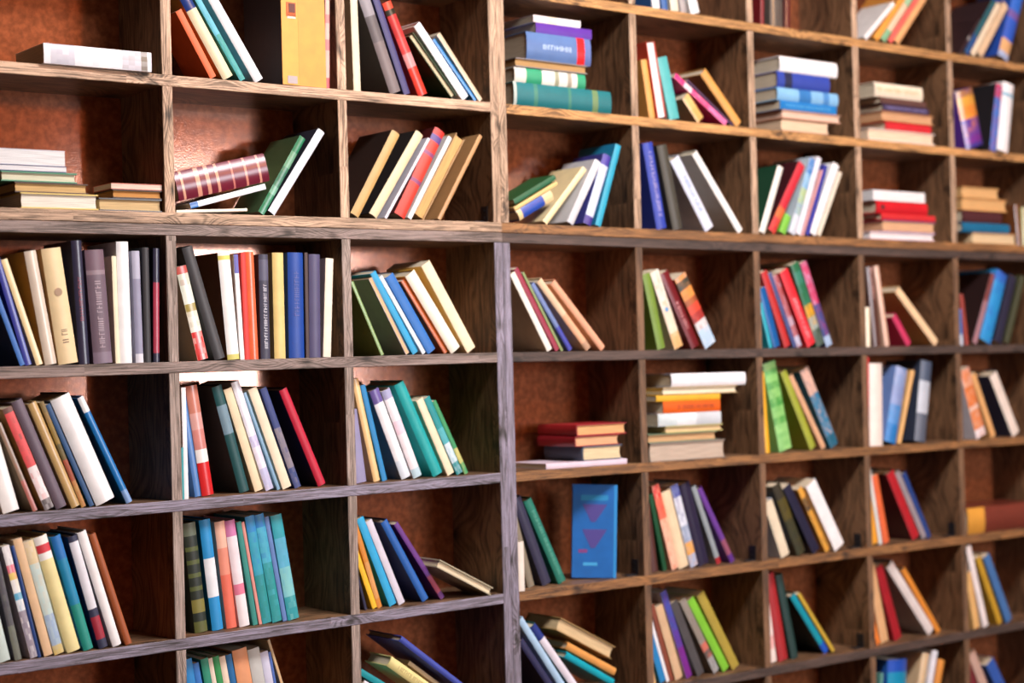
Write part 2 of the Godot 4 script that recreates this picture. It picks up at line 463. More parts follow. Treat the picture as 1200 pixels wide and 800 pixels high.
	book("olive patterned paperback between sandy tan hardback and dark blue paperback", Vector3(-0.9799, 1.2266, -0.0072), 0.3756, Vector3(0.0091, 0.2084, 0.1333), "spine", [129, 101, 41], [210, 195, 169], [[0, [175, 129, 64]], [0.25, [156, 64, 37]], [0.45, [83, 74, 37]], [0.6, [138, 110, 37]], [0.8, [110, 92, 46]]], {"soft": true, "print": true})
	book("dark blue paperback between olive patterned paperback and very wide white book", Vector3(-0.9641, 1.2267, -0.0072), 0.402, Vector3(0.0092, 0.2051, 0.1285), "spine", [23, 69, 115], [210, 195, 169], [[0, [23, 69, 115]]], {"soft": true})
	book("very wide white book with dark-topped cover between dark blue paperback and azure book", Vector3(-0.95, 1.2268, -0.0072), 0.404, Vector3(0.0388, 0.2131, 0.1322), "spine", [55, 51, 55], [210, 195, 169], [[0, [234, 234, 234]]], {"gloss": true})
	book("azure book with white head at row end beside very wide white book", Vector3(-0.8909, 1.2272, -0.0072), 0.4351, Vector3(0.0125, 0.2189, 0.1348), "spine", [26, 109, 173], [210, 195, 169], [[0, [120, 152, 198]], [0.12, [26, 109, 173]], [0.86, [230, 230, 230]]], {"gloss": true})
	book("pale sea-green paperback at row end beside dark slate paperback", Vector3(-1.1397, 0.9647, -0.0072), 0.2211, Vector3(0.0198, 0.1414, 0.0944), "spine", [191, 208, 201], [210, 195, 169], [[0, [191, 208, 201]]], {"soft": true})
	book("dark slate paperback between pale sea-green paperback and white paperback", Vector3(-1.1116, 0.9649, -0.0072), 0.1987, Vector3(0.0124, 0.2109, 0.1257), "spine", [69, 66, 77], [210, 195, 169], [[0, [110, 115, 101]], [0.3, [69, 66, 77]]], {"soft": true, "print": true})
	book("white paperback with coloured dots between dark slate paperback and narrow navy paperback", Vector3(-1.0833, 0.965, -0.0072), 0.234, Vector3(0.0138, 0.2089, 0.129), "spine", [230, 228, 228], [210, 195, 169], [[0, [138, 129, 143]], [0.42, [230, 230, 230]], [0.52, [83, 166, 198]], [0.58, [230, 230, 230]], [0.7, [230, 207, 110]], [0.76, [225, 110, 129]], [0.83, [230, 228, 228]]], {"soft": true, "print": true})
	book("narrow navy paperback between white paperback and peach beige paperback", Vector3(-1.069, 0.9651, -0.0072), 0.2208, Vector3(0.006, 0.2082, 0.1256), "spine", [26, 57, 115], [210, 195, 169], [[0, [26, 57, 115]]], {"soft": true, "gloss": true})
	book("peach beige paperback between narrow navy paperback and pale aqua patterned paperback", Vector3(-1.0574, 0.9652, -0.0072), 0.2452, Vector3(0.0163, 0.2199, 0.1273), "spine", [213, 178, 138], [210, 195, 169], [[0, [213, 178, 138]]], {"soft": true})
	book("pale aqua patterned paperback between peach beige paperback and cream book", Vector3(-1.0383, 0.9653, -0.0072), 0.2548, Vector3(0.0189, 0.214, 0.1274), "spine", [204, 204, 191], [210, 195, 169], [[0, [207, 184, 110]], [0.08, [147, 170, 198]], [0.35, [184, 207, 202]], [0.8, [212, 195, 166]]], {"soft": true, "print": true})
	book("cream book with red dot beside pale aqua patterned paperback", Vector3(-1.0126, 0.9654, -0.0072), 0.2711, Vector3(0.0254, 0.2209, 0.1343), "spine", [227, 219, 175], [210, 195, 169], [[0, [225, 213, 152]], [0.8, [232, 230, 226]], [0.86, [198, 55, 64]], [0.93, [232, 228, 221]]])
	book("blue book turning teal at foot between cream book and navy book", Vector3(-0.9815, 0.9656, -0.0072), 0.2691, Vector3(0.0192, 0.2194, 0.1288), "spine", [26, 124, 182], [210, 195, 169], [[0, [28, 138, 124]], [0.4, [18, 129, 170]], [0.8, [23, 106, 175]]])
	book("navy book with long white label beside blue book turning teal at foot", Vector3(-0.9516, 0.9658, -0.0072), 0.2615, Vector3(0.0179, 0.2159, 0.1305), "spine", [44, 48, 75], [210, 195, 169], [[0, [44, 48, 75]], [0.08, [152, 37, 55]], [0.28, [44, 48, 75]], [0.35, [216, 216, 223]], [0.95, [44, 48, 75]]])
	book("clean white hardback between navy book and rust brown hardback", Vector3(-0.9248, 0.966, -0.0072), 0.2919, Vector3(0.0179, 0.2241, 0.1266), "spine", [232, 230, 230], [210, 195, 169], [[0, [232, 230, 230]]])
	book("rust brown hardback at row end beside clean white hardback", Vector3(-0.8994, 0.9661, -0.0072), 0.3093, Vector3(0.0131, 0.2199, 0.1331), "spine", [155, 81, 42], [210, 195, 169], [[0, [155, 81, 42]]])

func books_in_second_column() -> void:
	book("slim orange paperback at row end beside tan-sided cream book", Vector3(-0.6957, 2.0329, -0.0072), 0.5258, Vector3(0.0143, 0.1416, 0.0898), "spine", [221, 96, 39], [210, 195, 169], [[0, [221, 96, 39]]], {"soft": true})
	book("tan-sided cream book with navy head between slim orange paperback and aqua paperback", Vector3(-0.6661, 2.0331, -0.0072), 0.5459, Vector3(0.0238, 0.1785, 0.1136), "spine", [175, 129, 64], [210, 195, 169], [[0, [226, 212, 175]], [0.82, [28, 55, 120]]], {"gloss": true})
	book("aqua paperback between tan-sided cream book and tall white glossy book", Vector3(-0.6305, 2.0333, -0.0072), 0.5638, Vector3(0.0127, 0.1987, 0.1313), "spine", [74, 166, 175], [210, 195, 169], [[0, [37, 147, 138]], [0.5, [87, 175, 198]]], {"soft": true, "print": true})
	book("tall white glossy book between aqua paperback and orange box file", Vector3(-0.5964, 2.0335, -0.0072), 0.5749, Vector3(0.0208, 0.2075, 0.1288), "spine", [170, 175, 184], [210, 195, 169], [[0, [230, 230, 232]]])
	box_file("orange box file between tall white glossy book and slender pink booklet", Vector3(-0.5384, 2.0347, -0.002), Vector3(0.1015, 0.2187, 0.15))
	book("slender pink booklet at row end beside orange box file", Vector3(-0.4363, 2.0347, -0.0072), -0.0298, Vector3(0.0101, 0.2227, 0.1307), "spine", [219, 156, 149], [210, 195, 169], [[0, [198, 83, 92]], [0.1, [221, 164, 155]], [0.35, [207, 120, 124]], [0.45, [221, 164, 155]], [0.6, [210, 129, 129]], [0.68, [223, 170, 161]]], {"soft": true, "gloss": true})
	book("cream pamphlet lying flat at row end beside white book", Vector3(-0.7739, 1.7772, -0.0108), -1.5148, Vector3(0.0057, 0.1531, 0.0991), "spine", [221, 210, 189], [210, 195, 169], [[0, [221, 210, 189]]], {"soft": true, "gloss": true})
	book("white book with blue end between cream pamphlet lying flat and thick maroon volume", Vector3(-0.7455, 1.7913, -0.0108), -1.3078, Vector3(0.0111, 0.1712, 0.1089), "spine", [213, 217, 221], [210, 195, 169], [[0, [46, 110, 179]], [0.1, [216, 219, 223]]], {"gloss": true})
	book("thick maroon volume with gilt bands between white book and green mottled paperback", Vector3(-0.7786, 1.8485, -0.0108), -1.3344, Vector3(0.0555, 0.2041, 0.1321), "spine", [112, 31, 52], [210, 195, 169], [[0, [112, 31, 52]], [0.055, [216, 166, 138]], [0.08, [112, 31, 52]], [0.21, [213, 152, 129]], [0.255, [112, 31, 52]], [0.32, [213, 152, 129]], [0.36, [112, 31, 52]], [0.43, [213, 152, 129]], [0.46, [112, 31, 52]], [0.6, [198, 120, 110]], [0.62, [112, 31, 52]], [0.745, [207, 138, 120]], [0.77, [112, 31, 52]], [0.895, [210, 147, 129]], [0.92, [109, 31, 50]]], {"gloss": true})
	book("green mottled paperback between thick maroon volume and slanting silver-white hardback", Vector3(-0.5981, 1.7803, -0.0072), -0.5684, Vector3(0.0145, 0.1851, 0.1185), "spine", [87, 115, 78], [210, 195, 169], [[0, [18, 115, 74]], [0.25, [110, 166, 138]], [0.35, [28, 101, 74]], [0.6, [101, 152, 120]], [0.8, [18, 115, 74]]], {"soft": true, "print": true, "gloss": true})
	book("slanting silver-white hardback at row end beside green mottled paperback", Vector3(-0.5751, 1.7827, -0.0072), -0.6167, Vector3(0.0173, 0.2091, 0.1349), "spine", [55, 55, 69], [210, 195, 169], [[0, [213, 216, 224]]])  # dark board colour stands in for shade on the left cover
	book("white paperback with red foot at row end beside black slanting hardback", Vector3(-0.7379, 1.489, -0.0072), 0.2323, Vector3(0.023, 0.1834, 0.1195), "spine", [219, 219, 204], [210, 195, 169], [[0, [202, 41, 39]], [0.3, [225, 223, 210]], [0.52, [156, 138, 64]], [0.6, [216, 221, 207]], [0.8, [198, 207, 189]], [0.92, [175, 83, 74]]], {"soft": true, "print": true, "gloss": true})
	book("black slanting hardback between white paperback and white brown-sided hardback", Vector3(-0.6996, 1.4893, -0.0072), 0.2934, Vector3(0.023, 0.2245, 0.1312), "spine", [57, 57, 61], [210, 195, 169], [[0, [57, 57, 61]]])
	book("white brown-sided hardback between black slanting hardback and thin white book", Vector3(-0.6719, 1.4894, -0.0072), 0.0789, Vector3(0.026, 0.2087, 0.1299), "spine", [138, 87, 55], [210, 195, 169], [[0, [207, 198, 110]], [0.05, [235, 234, 230]], [0.93, [216, 202, 101]], [0.97, [235, 235, 230]]])
	book("thin white book with violet head between white brown-sided hardback and narrow scarlet book", Vector3(-0.6458, 1.4896, -0.0072), 0.0449, Vector3(0.0094, 0.2054, 0.1261), "spine", [230, 230, 230], [210, 195, 169], [[0, [230, 230, 230]], [0.82, [97, 97, 170]]])
	book("narrow scarlet book between thin white book and coral orange hardback", Vector3(-0.6354, 1.4896, -0.0072), 0.0214, Vector3(0.0113, 0.2088, 0.1259), "spine", [204, 44, 37], [210, 195, 169], [[0, [204, 44, 37]]])
	book("coral orange hardback between narrow scarlet book and slate book", Vector3(-0.6232, 1.4897, -0.0072), 0.0256, Vector3(0.019, 0.2106, 0.1335), "spine", [221, 103, 64], [210, 195, 169], [[0, [221, 103, 64]]], {"gloss": true})
	book("slate book with white lettering between coral orange hardback and straw yellow hardback", Vector3(-0.5985, 1.49, -0.0072), -0.0007, Vector3(0.0211, 0.206, 0.1325), "spine", [59, 59, 79], [210, 195, 169], [[0, [59, 59, 79]], [0.75, [83, 83, 106]], [0.95, [59, 59, 79]]], {"title": [0.1, 0.72, [202, 202, 212]]})
	book("straw yellow hardback between slate book and royal blue volume", Vector3(-0.5678, 1.4902, -0.0072), -0.0011, Vector3(0.0252, 0.2097, 0.1315), "spine", [217, 190, 121], [210, 195, 169], [[0, [217, 190, 121]]])
	book("royal blue volume between straw yellow hardback and thin dark brown book", Vector3(-0.5348, 1.4908, -0.0072), -0.0104, Vector3(0.0354, 0.2102, 0.1266), "spine", [20, 66, 149], [210, 195, 169], [[0, [20, 66, 149]]], {"title": [0.4, 0.8, [78, 87, 152]]})
	book("thin dark brown book between royal blue volume and slate purple hardback", Vector3(-0.4974, 1.4906, -0.0072), -0.0106, Vector3(0.0079, 0.2107, 0.127), "spine", [57, 37, 37], [210, 195, 169], [[0, [57, 37, 37]]])
	book("slate purple hardback between thin dark brown book and small ivory booklet", Vector3(-0.4875, 1.4912, -0.0072), -0.0199, Vector3(0.0259, 0.2074, 0.1283), "spine", [77, 72, 105], [210, 195, 169], [[0, [77, 72, 105]]])
	book("small ivory booklet at row end beside slate purple hardback", Vector3(-0.4575, 1.4919, -0.0072), -0.06, Vector3(0.0181, 0.1996, 0.135), "spine", [225, 216, 195], [210, 195, 169], [[0, [225, 216, 195]]], {"soft": true})
	book("slim teal booklet at row end beside white worn paperback", Vector3(-0.7801, 1.2278, -0.0018), 0, Vector3(0.0045, 0.098, 0.0849), "spine", [55, 152, 158], [210, 195, 169], [[0, [55, 152, 158]]], {"soft": true})
	book("white worn paperback between slim teal booklet and steel blue paperback", Vector3(-0.775, 1.2278, -0.0036), 0.0045, Vector3(0.0092, 0.2116, 0.1302), "spine", [230, 230, 232], [210, 195, 169], [[0, [230, 230, 232]]], {"soft": true})
	book("steel blue paperback between white worn paperback and pinkish book", Vector3(-0.7378, 1.228, -0.0315), 0.1384, Vector3(0.0127, 0.2086, 0.1301), "spine", [69, 115, 173], [210, 195, 169], [[0, [69, 115, 173]]], {"soft": true, "gloss": true})
	book("pinkish book with scarlet foot between steel blue paperback and dark teal hardback", Vector3(-0.7214, 1.2281, -0.0315), 0.143, Vector3(0.0255, 0.2148, 0.1294), "spine", [198, 143, 129], [210, 195, 169], [[0, [198, 37, 39]], [0.3, [230, 224, 219]], [0.42, [198, 129, 120]], [0.6, [207, 156, 147]], [0.75, [189, 120, 101]]], {"gloss": true})
	book("dark teal hardback with grey label between pinkish book and tall buff paperback", Vector3(-0.6396, 1.2286, -0.0315), 0.2611, Vector3(0.022, 0.2161, 0.1291), "spine", [28, 37, 39], [210, 195, 169], [[0, [15, 72, 75]], [0.55, [110, 138, 152]], [0.82, [15, 72, 75]]])  # near-black boards are painted shade; the spine keeps the teal
	book("tall buff paperback between dark teal hardback and white paperback", Vector3(-0.6069, 1.2288, -0.0315), 0.306, Vector3(0.0183, 0.2127, 0.1346), "spine", [221, 202, 166], [210, 195, 169], [[0, [221, 202, 166]]], {"soft": true})
	book("white paperback with lilac print between tall buff paperback and thin grey-blue booklet", Vector3(-0.5825, 1.2289, -0.0315), 0.3217, Vector3(0.0182, 0.2272, 0.1303), "spine", [221, 224, 230], [210, 195, 169], [[0, [175, 175, 207]], [0.2, [221, 216, 225]], [0.4, [184, 179, 212]], [0.5, [225, 225, 230]]], {"soft": true, "print": true, "gloss": true})
	book("thin grey-blue booklet between white paperback and cream slanting paperback", Vector3(-0.5568, 1.2291, -0.0315), 0.3508, Vector3(0.0073, 0.2072, 0.1264), "spine", [115, 152, 179], [210, 195, 169], [[0, [115, 152, 179]]], {"soft": true, "gloss": true})
	book("cream slanting paperback between thin grey-blue booklet and navy paperback", Vector3(-0.5437, 1.2292, -0.0315), 0.3499, Vector3(0.0203, 0.2138, 0.1329), "spine", [226, 210, 182], [210, 195, 169], [[0, [226, 210, 182]]], {"soft": true})
	book("navy paperback with tan stripe between cream slanting paperback and crimson hardback", Vector3(-0.5162, 1.2293, -0.0315), 0.3519, Vector3(0.0149, 0.2147, 0.129), "spine", [39, 57, 115], [210, 195, 169], [[0, [39, 57, 115]], [0.2, [129, 120, 129]], [0.6, [39, 57, 115]]], {"soft": true, "print": true})
	book("crimson hardback with painted shade on its side at row end beside navy paperback", Vector3(-0.4604, 1.2296, -0.0315), 0.4102, Vector3(0.0186, 0.2142, 0.1329), "spine", [41, 32, 35], [210, 195, 169], [[0, [182, 28, 55]]])  # boards coloured almost black for the shade under the leaning cover
	book("grey-brown paperback with red foot at row end beside dark green book", Vector3(-0.7801, 0.9669, -0.0315), 0, Vector3(0.0152, 0.2105, 0.1318), "spine", [161, 138, 129], [210, 195, 169], [[0, [202, 41, 41]], [0.28, [184, 166, 156]], [0.6, [156, 129, 120]], [0.85, [110, 74, 69]]], {"soft": true, "print": true})
	book("dark green book with gilt hatching between grey-brown paperback and sky blue book", Vector3(-0.7435, 0.967, -0.0315), 0.1007, Vector3(0.0273, 0.2126, 0.129), "spine", [33, 42, 29], [210, 195, 169], [[0, [87, 92, 46]], [0.1, [33, 42, 29]], [0.18, [120, 115, 55]], [0.3, [33, 42, 29]], [0.38, [78, 87, 46]], [0.42, [33, 42, 29]], [0.5, [78, 87, 46]], [0.54, [33, 42, 29]], [0.62, [78, 87, 46]], [0.66, [33, 42, 29]], [0.74, [78, 87, 46]], [0.78, [33, 42, 29]], [0.88, [92, 101, 83]]])
	book("sky blue book with white panel between dark green book and peach book reddening at foot", Vector3(-0.7065, 0.9672, -0.0315), 0.1085, Vector3(0.024, 0.2163, 0.1282), "spine", [29, 140, 199], [210, 195, 169], [[0, [32, 138, 198]], [0.3, [221, 226, 230]], [0.65, [32, 138, 198]]])
	book("peach book reddening at foot between sky blue book and pink and white striped book", Vector3(-0.675, 0.9674, -0.0315), 0.105, Vector3(0.022, 0.2101, 0.1328), "spine", [221, 166, 138], [210, 195, 169], [[0, [221, 106, 83]], [0.5, [221, 138, 115]], [0.75, [223, 175, 152]]])
	book("pink and white striped book between peach book reddening at foot and slim jade paperback", Vector3(-0.6469, 0.9676, -0.0315), 0.1327, Vector3(0.0226, 0.2106, 0.1283), "spine", [221, 161, 175], [210, 195, 169], [[0, [230, 221, 223]], [0.3, [216, 120, 147]], [0.4, [230, 216, 221]], [0.85, [198, 120, 166]]])
	book("slim jade paperback between pink and white striped book and very thin salmon booklet", Vector3(-0.6186, 0.9677, -0.0315), 0.155, Vector3(0.0109, 0.2075, 0.1317), "spine", [39, 131, 121], [210, 195, 169], [[0, [39, 131, 121]]], {"soft": true})
	book("very thin salmon booklet between slim jade paperback and turquoise blue-headed paperback", Vector3(-0.6051, 0.9678, -0.0315), 0.1656, Vector3(0.0066, 0.2069, 0.1257), "spine", [207, 138, 129], [210, 195, 169], [[0, [207, 138, 129]]], {"soft": true})
	book("turquoise blue-headed paperback between very thin salmon booklet and turquoise paperback", Vector3(-0.5976, 0.9679, -0.0315), 0.1577, Vector3(0.0208, 0.2161, 0.1279), "spine", [23, 138, 143], [210, 195, 169], [[0, [18, 133, 133]], [0.45, [41, 152, 175]], [0.85, [32, 124, 189]]], {"soft": true, "print": true})
	book("turquoise paperback with blue crown between turquoise blue-headed paperback and slim cornflower booklet", Vector3(-0.5744, 0.968, -0.0315), 0.1663, Vector3(0.0211, 0.218, 0.1299), "spine", [18, 138, 138], [210, 195, 169], [[0, [20, 138, 138]], [0.55, [64, 166, 189]], [0.88, [28, 115, 184]]], {"soft": true, "print": true})
	book("slim cornflower booklet between turquoise paperback and mint and teal banded paperback", Vector3(-0.5512, 0.9681, -0.0315), 0.1725, Vector3(0.0097, 0.2129, 0.1317), "spine", [87, 120, 175], [210, 195, 169], [[0, [87, 120, 175]]], {"soft": true})
	book("mint and teal banded paperback at row end beside slim cornflower booklet", Vector3(-0.5395, 0.9682, -0.0315), 0.1638, Vector3(0.0253, 0.2132, 0.1288), "spine", [83, 175, 175], [210, 195, 169], [[0, [18, 143, 152]], [0.22, [120, 189, 189]], [0.5, [83, 166, 198]], [0.78, [37, 152, 166]]], {"soft": true, "print": true})
	book("ochre paperback at row end beside bright azure paperback", Vector3(-0.7538, 0.7059, -0.0315), 0.157, Vector3(0.0108, 0.1686, 0.1126), "spine", [179, 124, 51], [210, 195, 169], [[0, [179, 124, 51]]], {"soft": true})
	book("bright azure paperback between ochre paperback and cobalt paperback", Vector3(-0.7393, 0.706, -0.0315), 0.1581, Vector3(0.0196, 0.2157, 0.1289), "spine", [29, 124, 189], [210, 195, 169], [[0, [29, 124, 189]]], {"soft": true})
	book("cobalt paperback between bright azure paperback and emerald paperback", Vector3(-0.7173, 0.7062, -0.0315), 0.1679, Vector3(0.0128, 0.2065, 0.1338), "spine", [46, 110, 184], [210, 195, 169], [[0, [46, 110, 184]]], {"soft": true})
	book("emerald paperback between cobalt paperback and ivory slip book", Vector3(-0.7008, 0.7063, -0.0315), 0.1635, Vector3(0.0161, 0.2124, 0.1348), "spine", [29, 133, 106], [210, 195, 169], [[0, [29, 133, 106]]], {"soft": true})
	book("ivory slip book between emerald paperback and grass green paperback", Vector3(-0.684, 0.7064, -0.0315), 0.165, Vector3(0.0092, 0.2119, 0.1304), "spine", [221, 207, 189], [210, 195, 169], [[0, [221, 207, 189]]])
	book("grass green paperback between ivory slip book and cream spotted paperback", Vector3(-0.6739, 0.7064, -0.0315), 0.1639, Vector3(0.013, 0.2138, 0.1271), "spine", [39, 140, 75], [210, 195, 169], [[0, [39, 140, 75]]], {"soft": true})
	book("cream spotted paperback between grass green paperback and deep blue paperback", Vector3(-0.6599, 0.7065, -0.0315), 0.1664, Vector3(0.0131, 0.2121, 0.1344), "spine", [225, 207, 184], [210, 195, 169], [[0, [225, 207, 184]]], {"soft": true})
	book("deep blue paperback between cream spotted paperback and thick apricot paperback", Vector3(-0.6458, 0.7066, -0.0315), 0.1659, Vector3(0.0131, 0.2135, 0.1321), "spine", [18, 97, 152], [210, 195, 169], [[0, [18, 97, 152]]], {"soft": true})
	book("thick apricot paperback between deep blue paperback and pale grey paperback", Vector3(-0.6317, 0.7067, -0.0315), 0.1612, Vector3(0.0322, 0.2198, 0.1325), "spine", [221, 155, 114], [210, 195, 169], [[0, [221, 155, 114]]], {"soft": true, "gloss": true})
	book("pale grey paperback between thick apricot paperback and pale lilac paperback", Vector3(-0.5974, 0.7069, -0.0315), 0.1656, Vector3(0.0264, 0.2172, 0.1329), "spine", [186, 187, 182], [210, 195, 169], [[0, [186, 187, 182]]], {"soft": true})
	book("pale lilac paperback between pale grey paperback and periwinkle blue paperback", Vector3(-0.5684, 0.707, -0.0315), 0.1755, Vector3(0.0173, 0.2087, 0.1318), "spine", [198, 198, 219], [210, 195, 169], [[0, [198, 198, 219]]], {"soft": true})
	book("periwinkle blue paperback between pale lilac paperback and very thin buff booklet", Vector3(-0.55, 0.7071, -0.0315), 0.1774, Vector3(0.0056, 0.2081, 0.1314), "spine", [69, 103, 175], [210, 195, 169], [[0, [69, 103, 175]]], {"soft": true})
	book("very thin buff booklet at row end beside periwinkle blue paperback", Vector3(-0.5168, 0.7073, -0.0315), 0.3025, Vector3(0.0057, 0.2393, 0.1316), "spine", [201, 170, 127], [210, 195, 169], [[0, [201, 170, 127]]], {"soft": true})

func books_in_third_column() -> void:
	book("upright cream paperback at row end beside grey-brown hardback", Vector3(-0.3678, 2.0348, -0.0072), 0.0163, Vector3(0.0171, 0.2221, 0.1258), "spine", [217, 204, 177], [210, 195, 169], [[0, [217, 204, 177]]], {"soft": true, "gloss": true})
	book("grey-brown hardback between upright cream paperback and indigo paperback", Vector3(-0.2759, 2.0353, -0.0072), 0.3623, Vector3(0.028, 0.2201, 0.1297), "spine", [55, 51, 53], [210, 195, 169], [[0, [115, 103, 103]], [0.5, [92, 85, 87]], [0.75, [138, 133, 138]]])
	book("indigo paperback between grey-brown hardback and vermilion book", Vector3(-0.2429, 2.0355, -0.0072), 0.3597, Vector3(0.0162, 0.2128, 0.1276), "spine", [53, 50, 103], [210, 195, 169], [[0, [53, 50, 103]]], {"soft": true})
	book("vermilion book with pale middle between indigo paperback and dark green book", Vector3(-0.2037, 2.0357, -0.0072), 0.4337, Vector3(0.0239, 0.2069, 0.1315), "spine", [204, 57, 46], [210, 195, 169], [[0, [204, 57, 46]], [0.3, [216, 138, 138]], [0.45, [198, 64, 64]], [0.62, [184, 55, 55]], [0.86, [46, 46, 37]], [0.92, [212, 74, 55]]], {"gloss": true})
	book("dark green book with cream pages between vermilion book and bright white slanting hardback", Vector3(-0.1191, 2.0362, -0.0072), 0.7211, Vector3(0.0152, 0.165, 0.1081), "pages", [28, 61, 35], [208, 191, 155], [[0, [28, 61, 35]]], {"gloss": true})
	book("bright white slanting hardback between dark green book and thin bright blue paperback", Vector3(-0.0896, 2.0364, -0.0072), 0.6947, Vector3(0.0198, 0.1913, 0.1215), "spine", [235, 235, 235], [210, 195, 169], [[0, [235, 235, 235]]], {"gloss": true})
	book("thin bright blue paperback between bright white slanting hardback and slim biscuit paperback", Vector3(-0.0589, 2.0366, -0.0072), 0.7177, Vector3(0.0069, 0.1624, 0.1051), "spine", [46, 121, 184], [210, 195, 169], [[0, [46, 121, 184]]], {"soft": true, "gloss": true})
	book("slim biscuit paperback at row end beside thin bright blue paperback", Vector3(-0.046, 2.0367, -0.0072), 0.6825, Vector3(0.0107, 0.173, 0.111), "spine", [198, 177, 149], [210, 195, 169], [[0, [198, 177, 149]]], {"soft": true, "gloss": true})
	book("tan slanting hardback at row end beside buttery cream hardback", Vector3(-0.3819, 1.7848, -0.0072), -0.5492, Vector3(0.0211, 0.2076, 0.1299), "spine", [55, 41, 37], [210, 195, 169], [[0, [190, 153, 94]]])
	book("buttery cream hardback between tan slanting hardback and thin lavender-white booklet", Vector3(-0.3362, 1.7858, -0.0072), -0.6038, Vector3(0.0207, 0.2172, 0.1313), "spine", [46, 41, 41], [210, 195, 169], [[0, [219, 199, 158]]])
	book("thin lavender-white booklet between buttery cream hardback and red volume", Vector3(-0.3003, 1.7775, -0.0072), -0.5899, Vector3(0.006, 0.2082, 0.1278), "spine", [216, 212, 223], [210, 195, 169], [[0, [216, 212, 223]]], {"soft": true})
	book("red volume with purple bands between thin lavender-white booklet and thin white-edged book", Vector3(-0.2733, 1.7886, -0.0072), -0.5346, Vector3(0.0277, 0.2168, 0.1256), "spine", [83, 28, 24], [210, 195, 169], [[0, [208, 57, 39]], [0.38, [138, 64, 110]], [0.42, [208, 57, 39]], [0.7, [138, 64, 110]], [0.74, [208, 57, 39]], [0.86, [87, 64, 129]], [0.93, [198, 46, 37]]])  # boards a darker red than the spine, shade put into the colour
	book("thin white-edged book between red volume and thick tan-paged book", Vector3(-0.2424, 1.78, -0.0072), -0.5606, Vector3(0.0103, 0.2099, 0.1282), "spine", [232, 228, 223], [210, 195, 169], [[0, [232, 228, 223]]])
	book("thick tan-paged book between thin white-edged book and lone thin brown booklet", Vector3(-0.2246, 1.7887, -0.0072), -0.5741, Vector3(0.0257, 0.2108, 0.1266), "pages", [175, 138, 92], [208, 167, 106], [[0, [175, 138, 92]]])
	book("lone thin brown booklet at row end beside thick tan-paged book", Vector3(-0.1657, 1.78, -0.0072), -0.5622, Vector3(0.0094, 0.2198, 0.1291), "spine", [177, 136, 90], [210, 195, 169], [[0, [177, 136, 90]]], {"soft": true, "gloss": true})
	book("olive-edged thin book at row end beside grey magazine", Vector3(-0.3176, 1.4915, -0.0072), 0.4372, Vector3(0.0077, 0.1663, 0.11), "spine", [121, 149, 85], [210, 195, 169], [[0, [121, 149, 85]]], {"gloss": true})
	book("grey magazine with peach edge between olive-edged thin book and cyan paperback", Vector3(-0.2557, 1.4918, -0.0072), 0.5115, Vector3(0.0095, 0.1808, 0.119), "pages", [143, 143, 155], [225, 186, 140], [[0, [143, 143, 155]]], {"gloss": true})
	book("cyan paperback between grey magazine and thin white pale-blue booklet", Vector3(-0.2379, 1.4919, -0.0072), 0.5422, Vector3(0.0147, 0.1963, 0.1295), "spine", [29, 149, 195], [210, 195, 169], [[0, [29, 149, 195]]], {"soft": true})
	book("thin white pale-blue booklet between cyan paperback and mid-blue paperback", Vector3(-0.2133, 1.4921, -0.0072), 0.5751, Vector3(0.0092, 0.192, 0.1289), "spine", [207, 219, 228], [210, 195, 169], [[0, [207, 219, 228]]], {"soft": true})
	book("mid-blue paperback between thin white pale-blue booklet and burnt orange thin paperback", Vector3(-0.1991, 1.4922, -0.0072), 0.5732, Vector3(0.0223, 0.1898, 0.1274), "spine", [29, 103, 177], [210, 195, 169], [[0, [29, 103, 177]]], {"soft": true})
	book("burnt orange thin paperback between mid-blue paperback and ivory yellow-sided book", Vector3(-0.157, 1.4924, -0.0072), 0.6111, Vector3(0.0091, 0.1861, 0.121), "spine", [173, 85, 42], [210, 195, 169], [[0, [173, 85, 42]]], {"soft": true, "gloss": true})
	book("ivory yellow-sided book between burnt orange thin paperback and creamy thick paperback", Vector3(-0.1368, 1.4925, -0.0072), 0.6085, Vector3(0.0278, 0.1988, 0.1312), "spine", [212, 166, 64], [210, 195, 169], [[0, [234, 228, 210]]])
	book("creamy thick paperback at row end beside ivory yellow-sided book", Vector3(-0.0961, 1.4928, -0.0072), 0.5547, Vector3(0.0253, 0.2175, 0.1346), "spine", [230, 213, 177], [210, 195, 169], [[0, [230, 213, 177]]], {"soft": true})
	book("grey-lilac paperback at row end beside apricot tall book", Vector3(-0.3704, 1.2302, -0.0315), 0.1272, Vector3(0.0247, 0.1517, 0.1003), "spine", [136, 132, 167], [210, 195, 169], [[0, [136, 132, 167]]], {"soft": true})
	book("apricot tall book between grey-lilac paperback and cerulean paperback", Vector3(-0.3264, 1.2304, -0.0315), 0.221, Vector3(0.0156, 0.2184, 0.134), "spine", [226, 188, 133], [210, 195, 169], [[0, [226, 188, 133]]], {"gloss": true})
	book("cerulean paperback between apricot tall book and white book", Vector3(-0.3066, 1.2305, -0.0315), 0.2382, Vector3(0.0124, 0.206, 0.1266), "spine", [20, 121, 177], [210, 195, 169], [[0, [20, 121, 177]]], {"soft": true})
	book("white book with violet head between cerulean paperback and white pink-flecked book", Vector3(-0.2559, 1.2308, -0.0315), 0.3832, Vector3(0.0242, 0.2014, 0.1314), "spine", [120, 120, 124], [210, 195, 169], [[0, [207, 216, 225]], [0.2, [232, 230, 232]], [0.85, [101, 87, 147]]], {"gloss": true})
	book("white pink-flecked book between white book and teal hardback", Vector3(-0.2255, 1.231, -0.0315), 0.3891, Vector3(0.0224, 0.2006, 0.1315), "spine", [230, 221, 226], [210, 195, 169], [[0, [175, 202, 212]], [0.1, [230, 221, 225]], [0.5, [225, 198, 210]], [0.65, [232, 226, 230]], [0.9, [156, 156, 189]]])
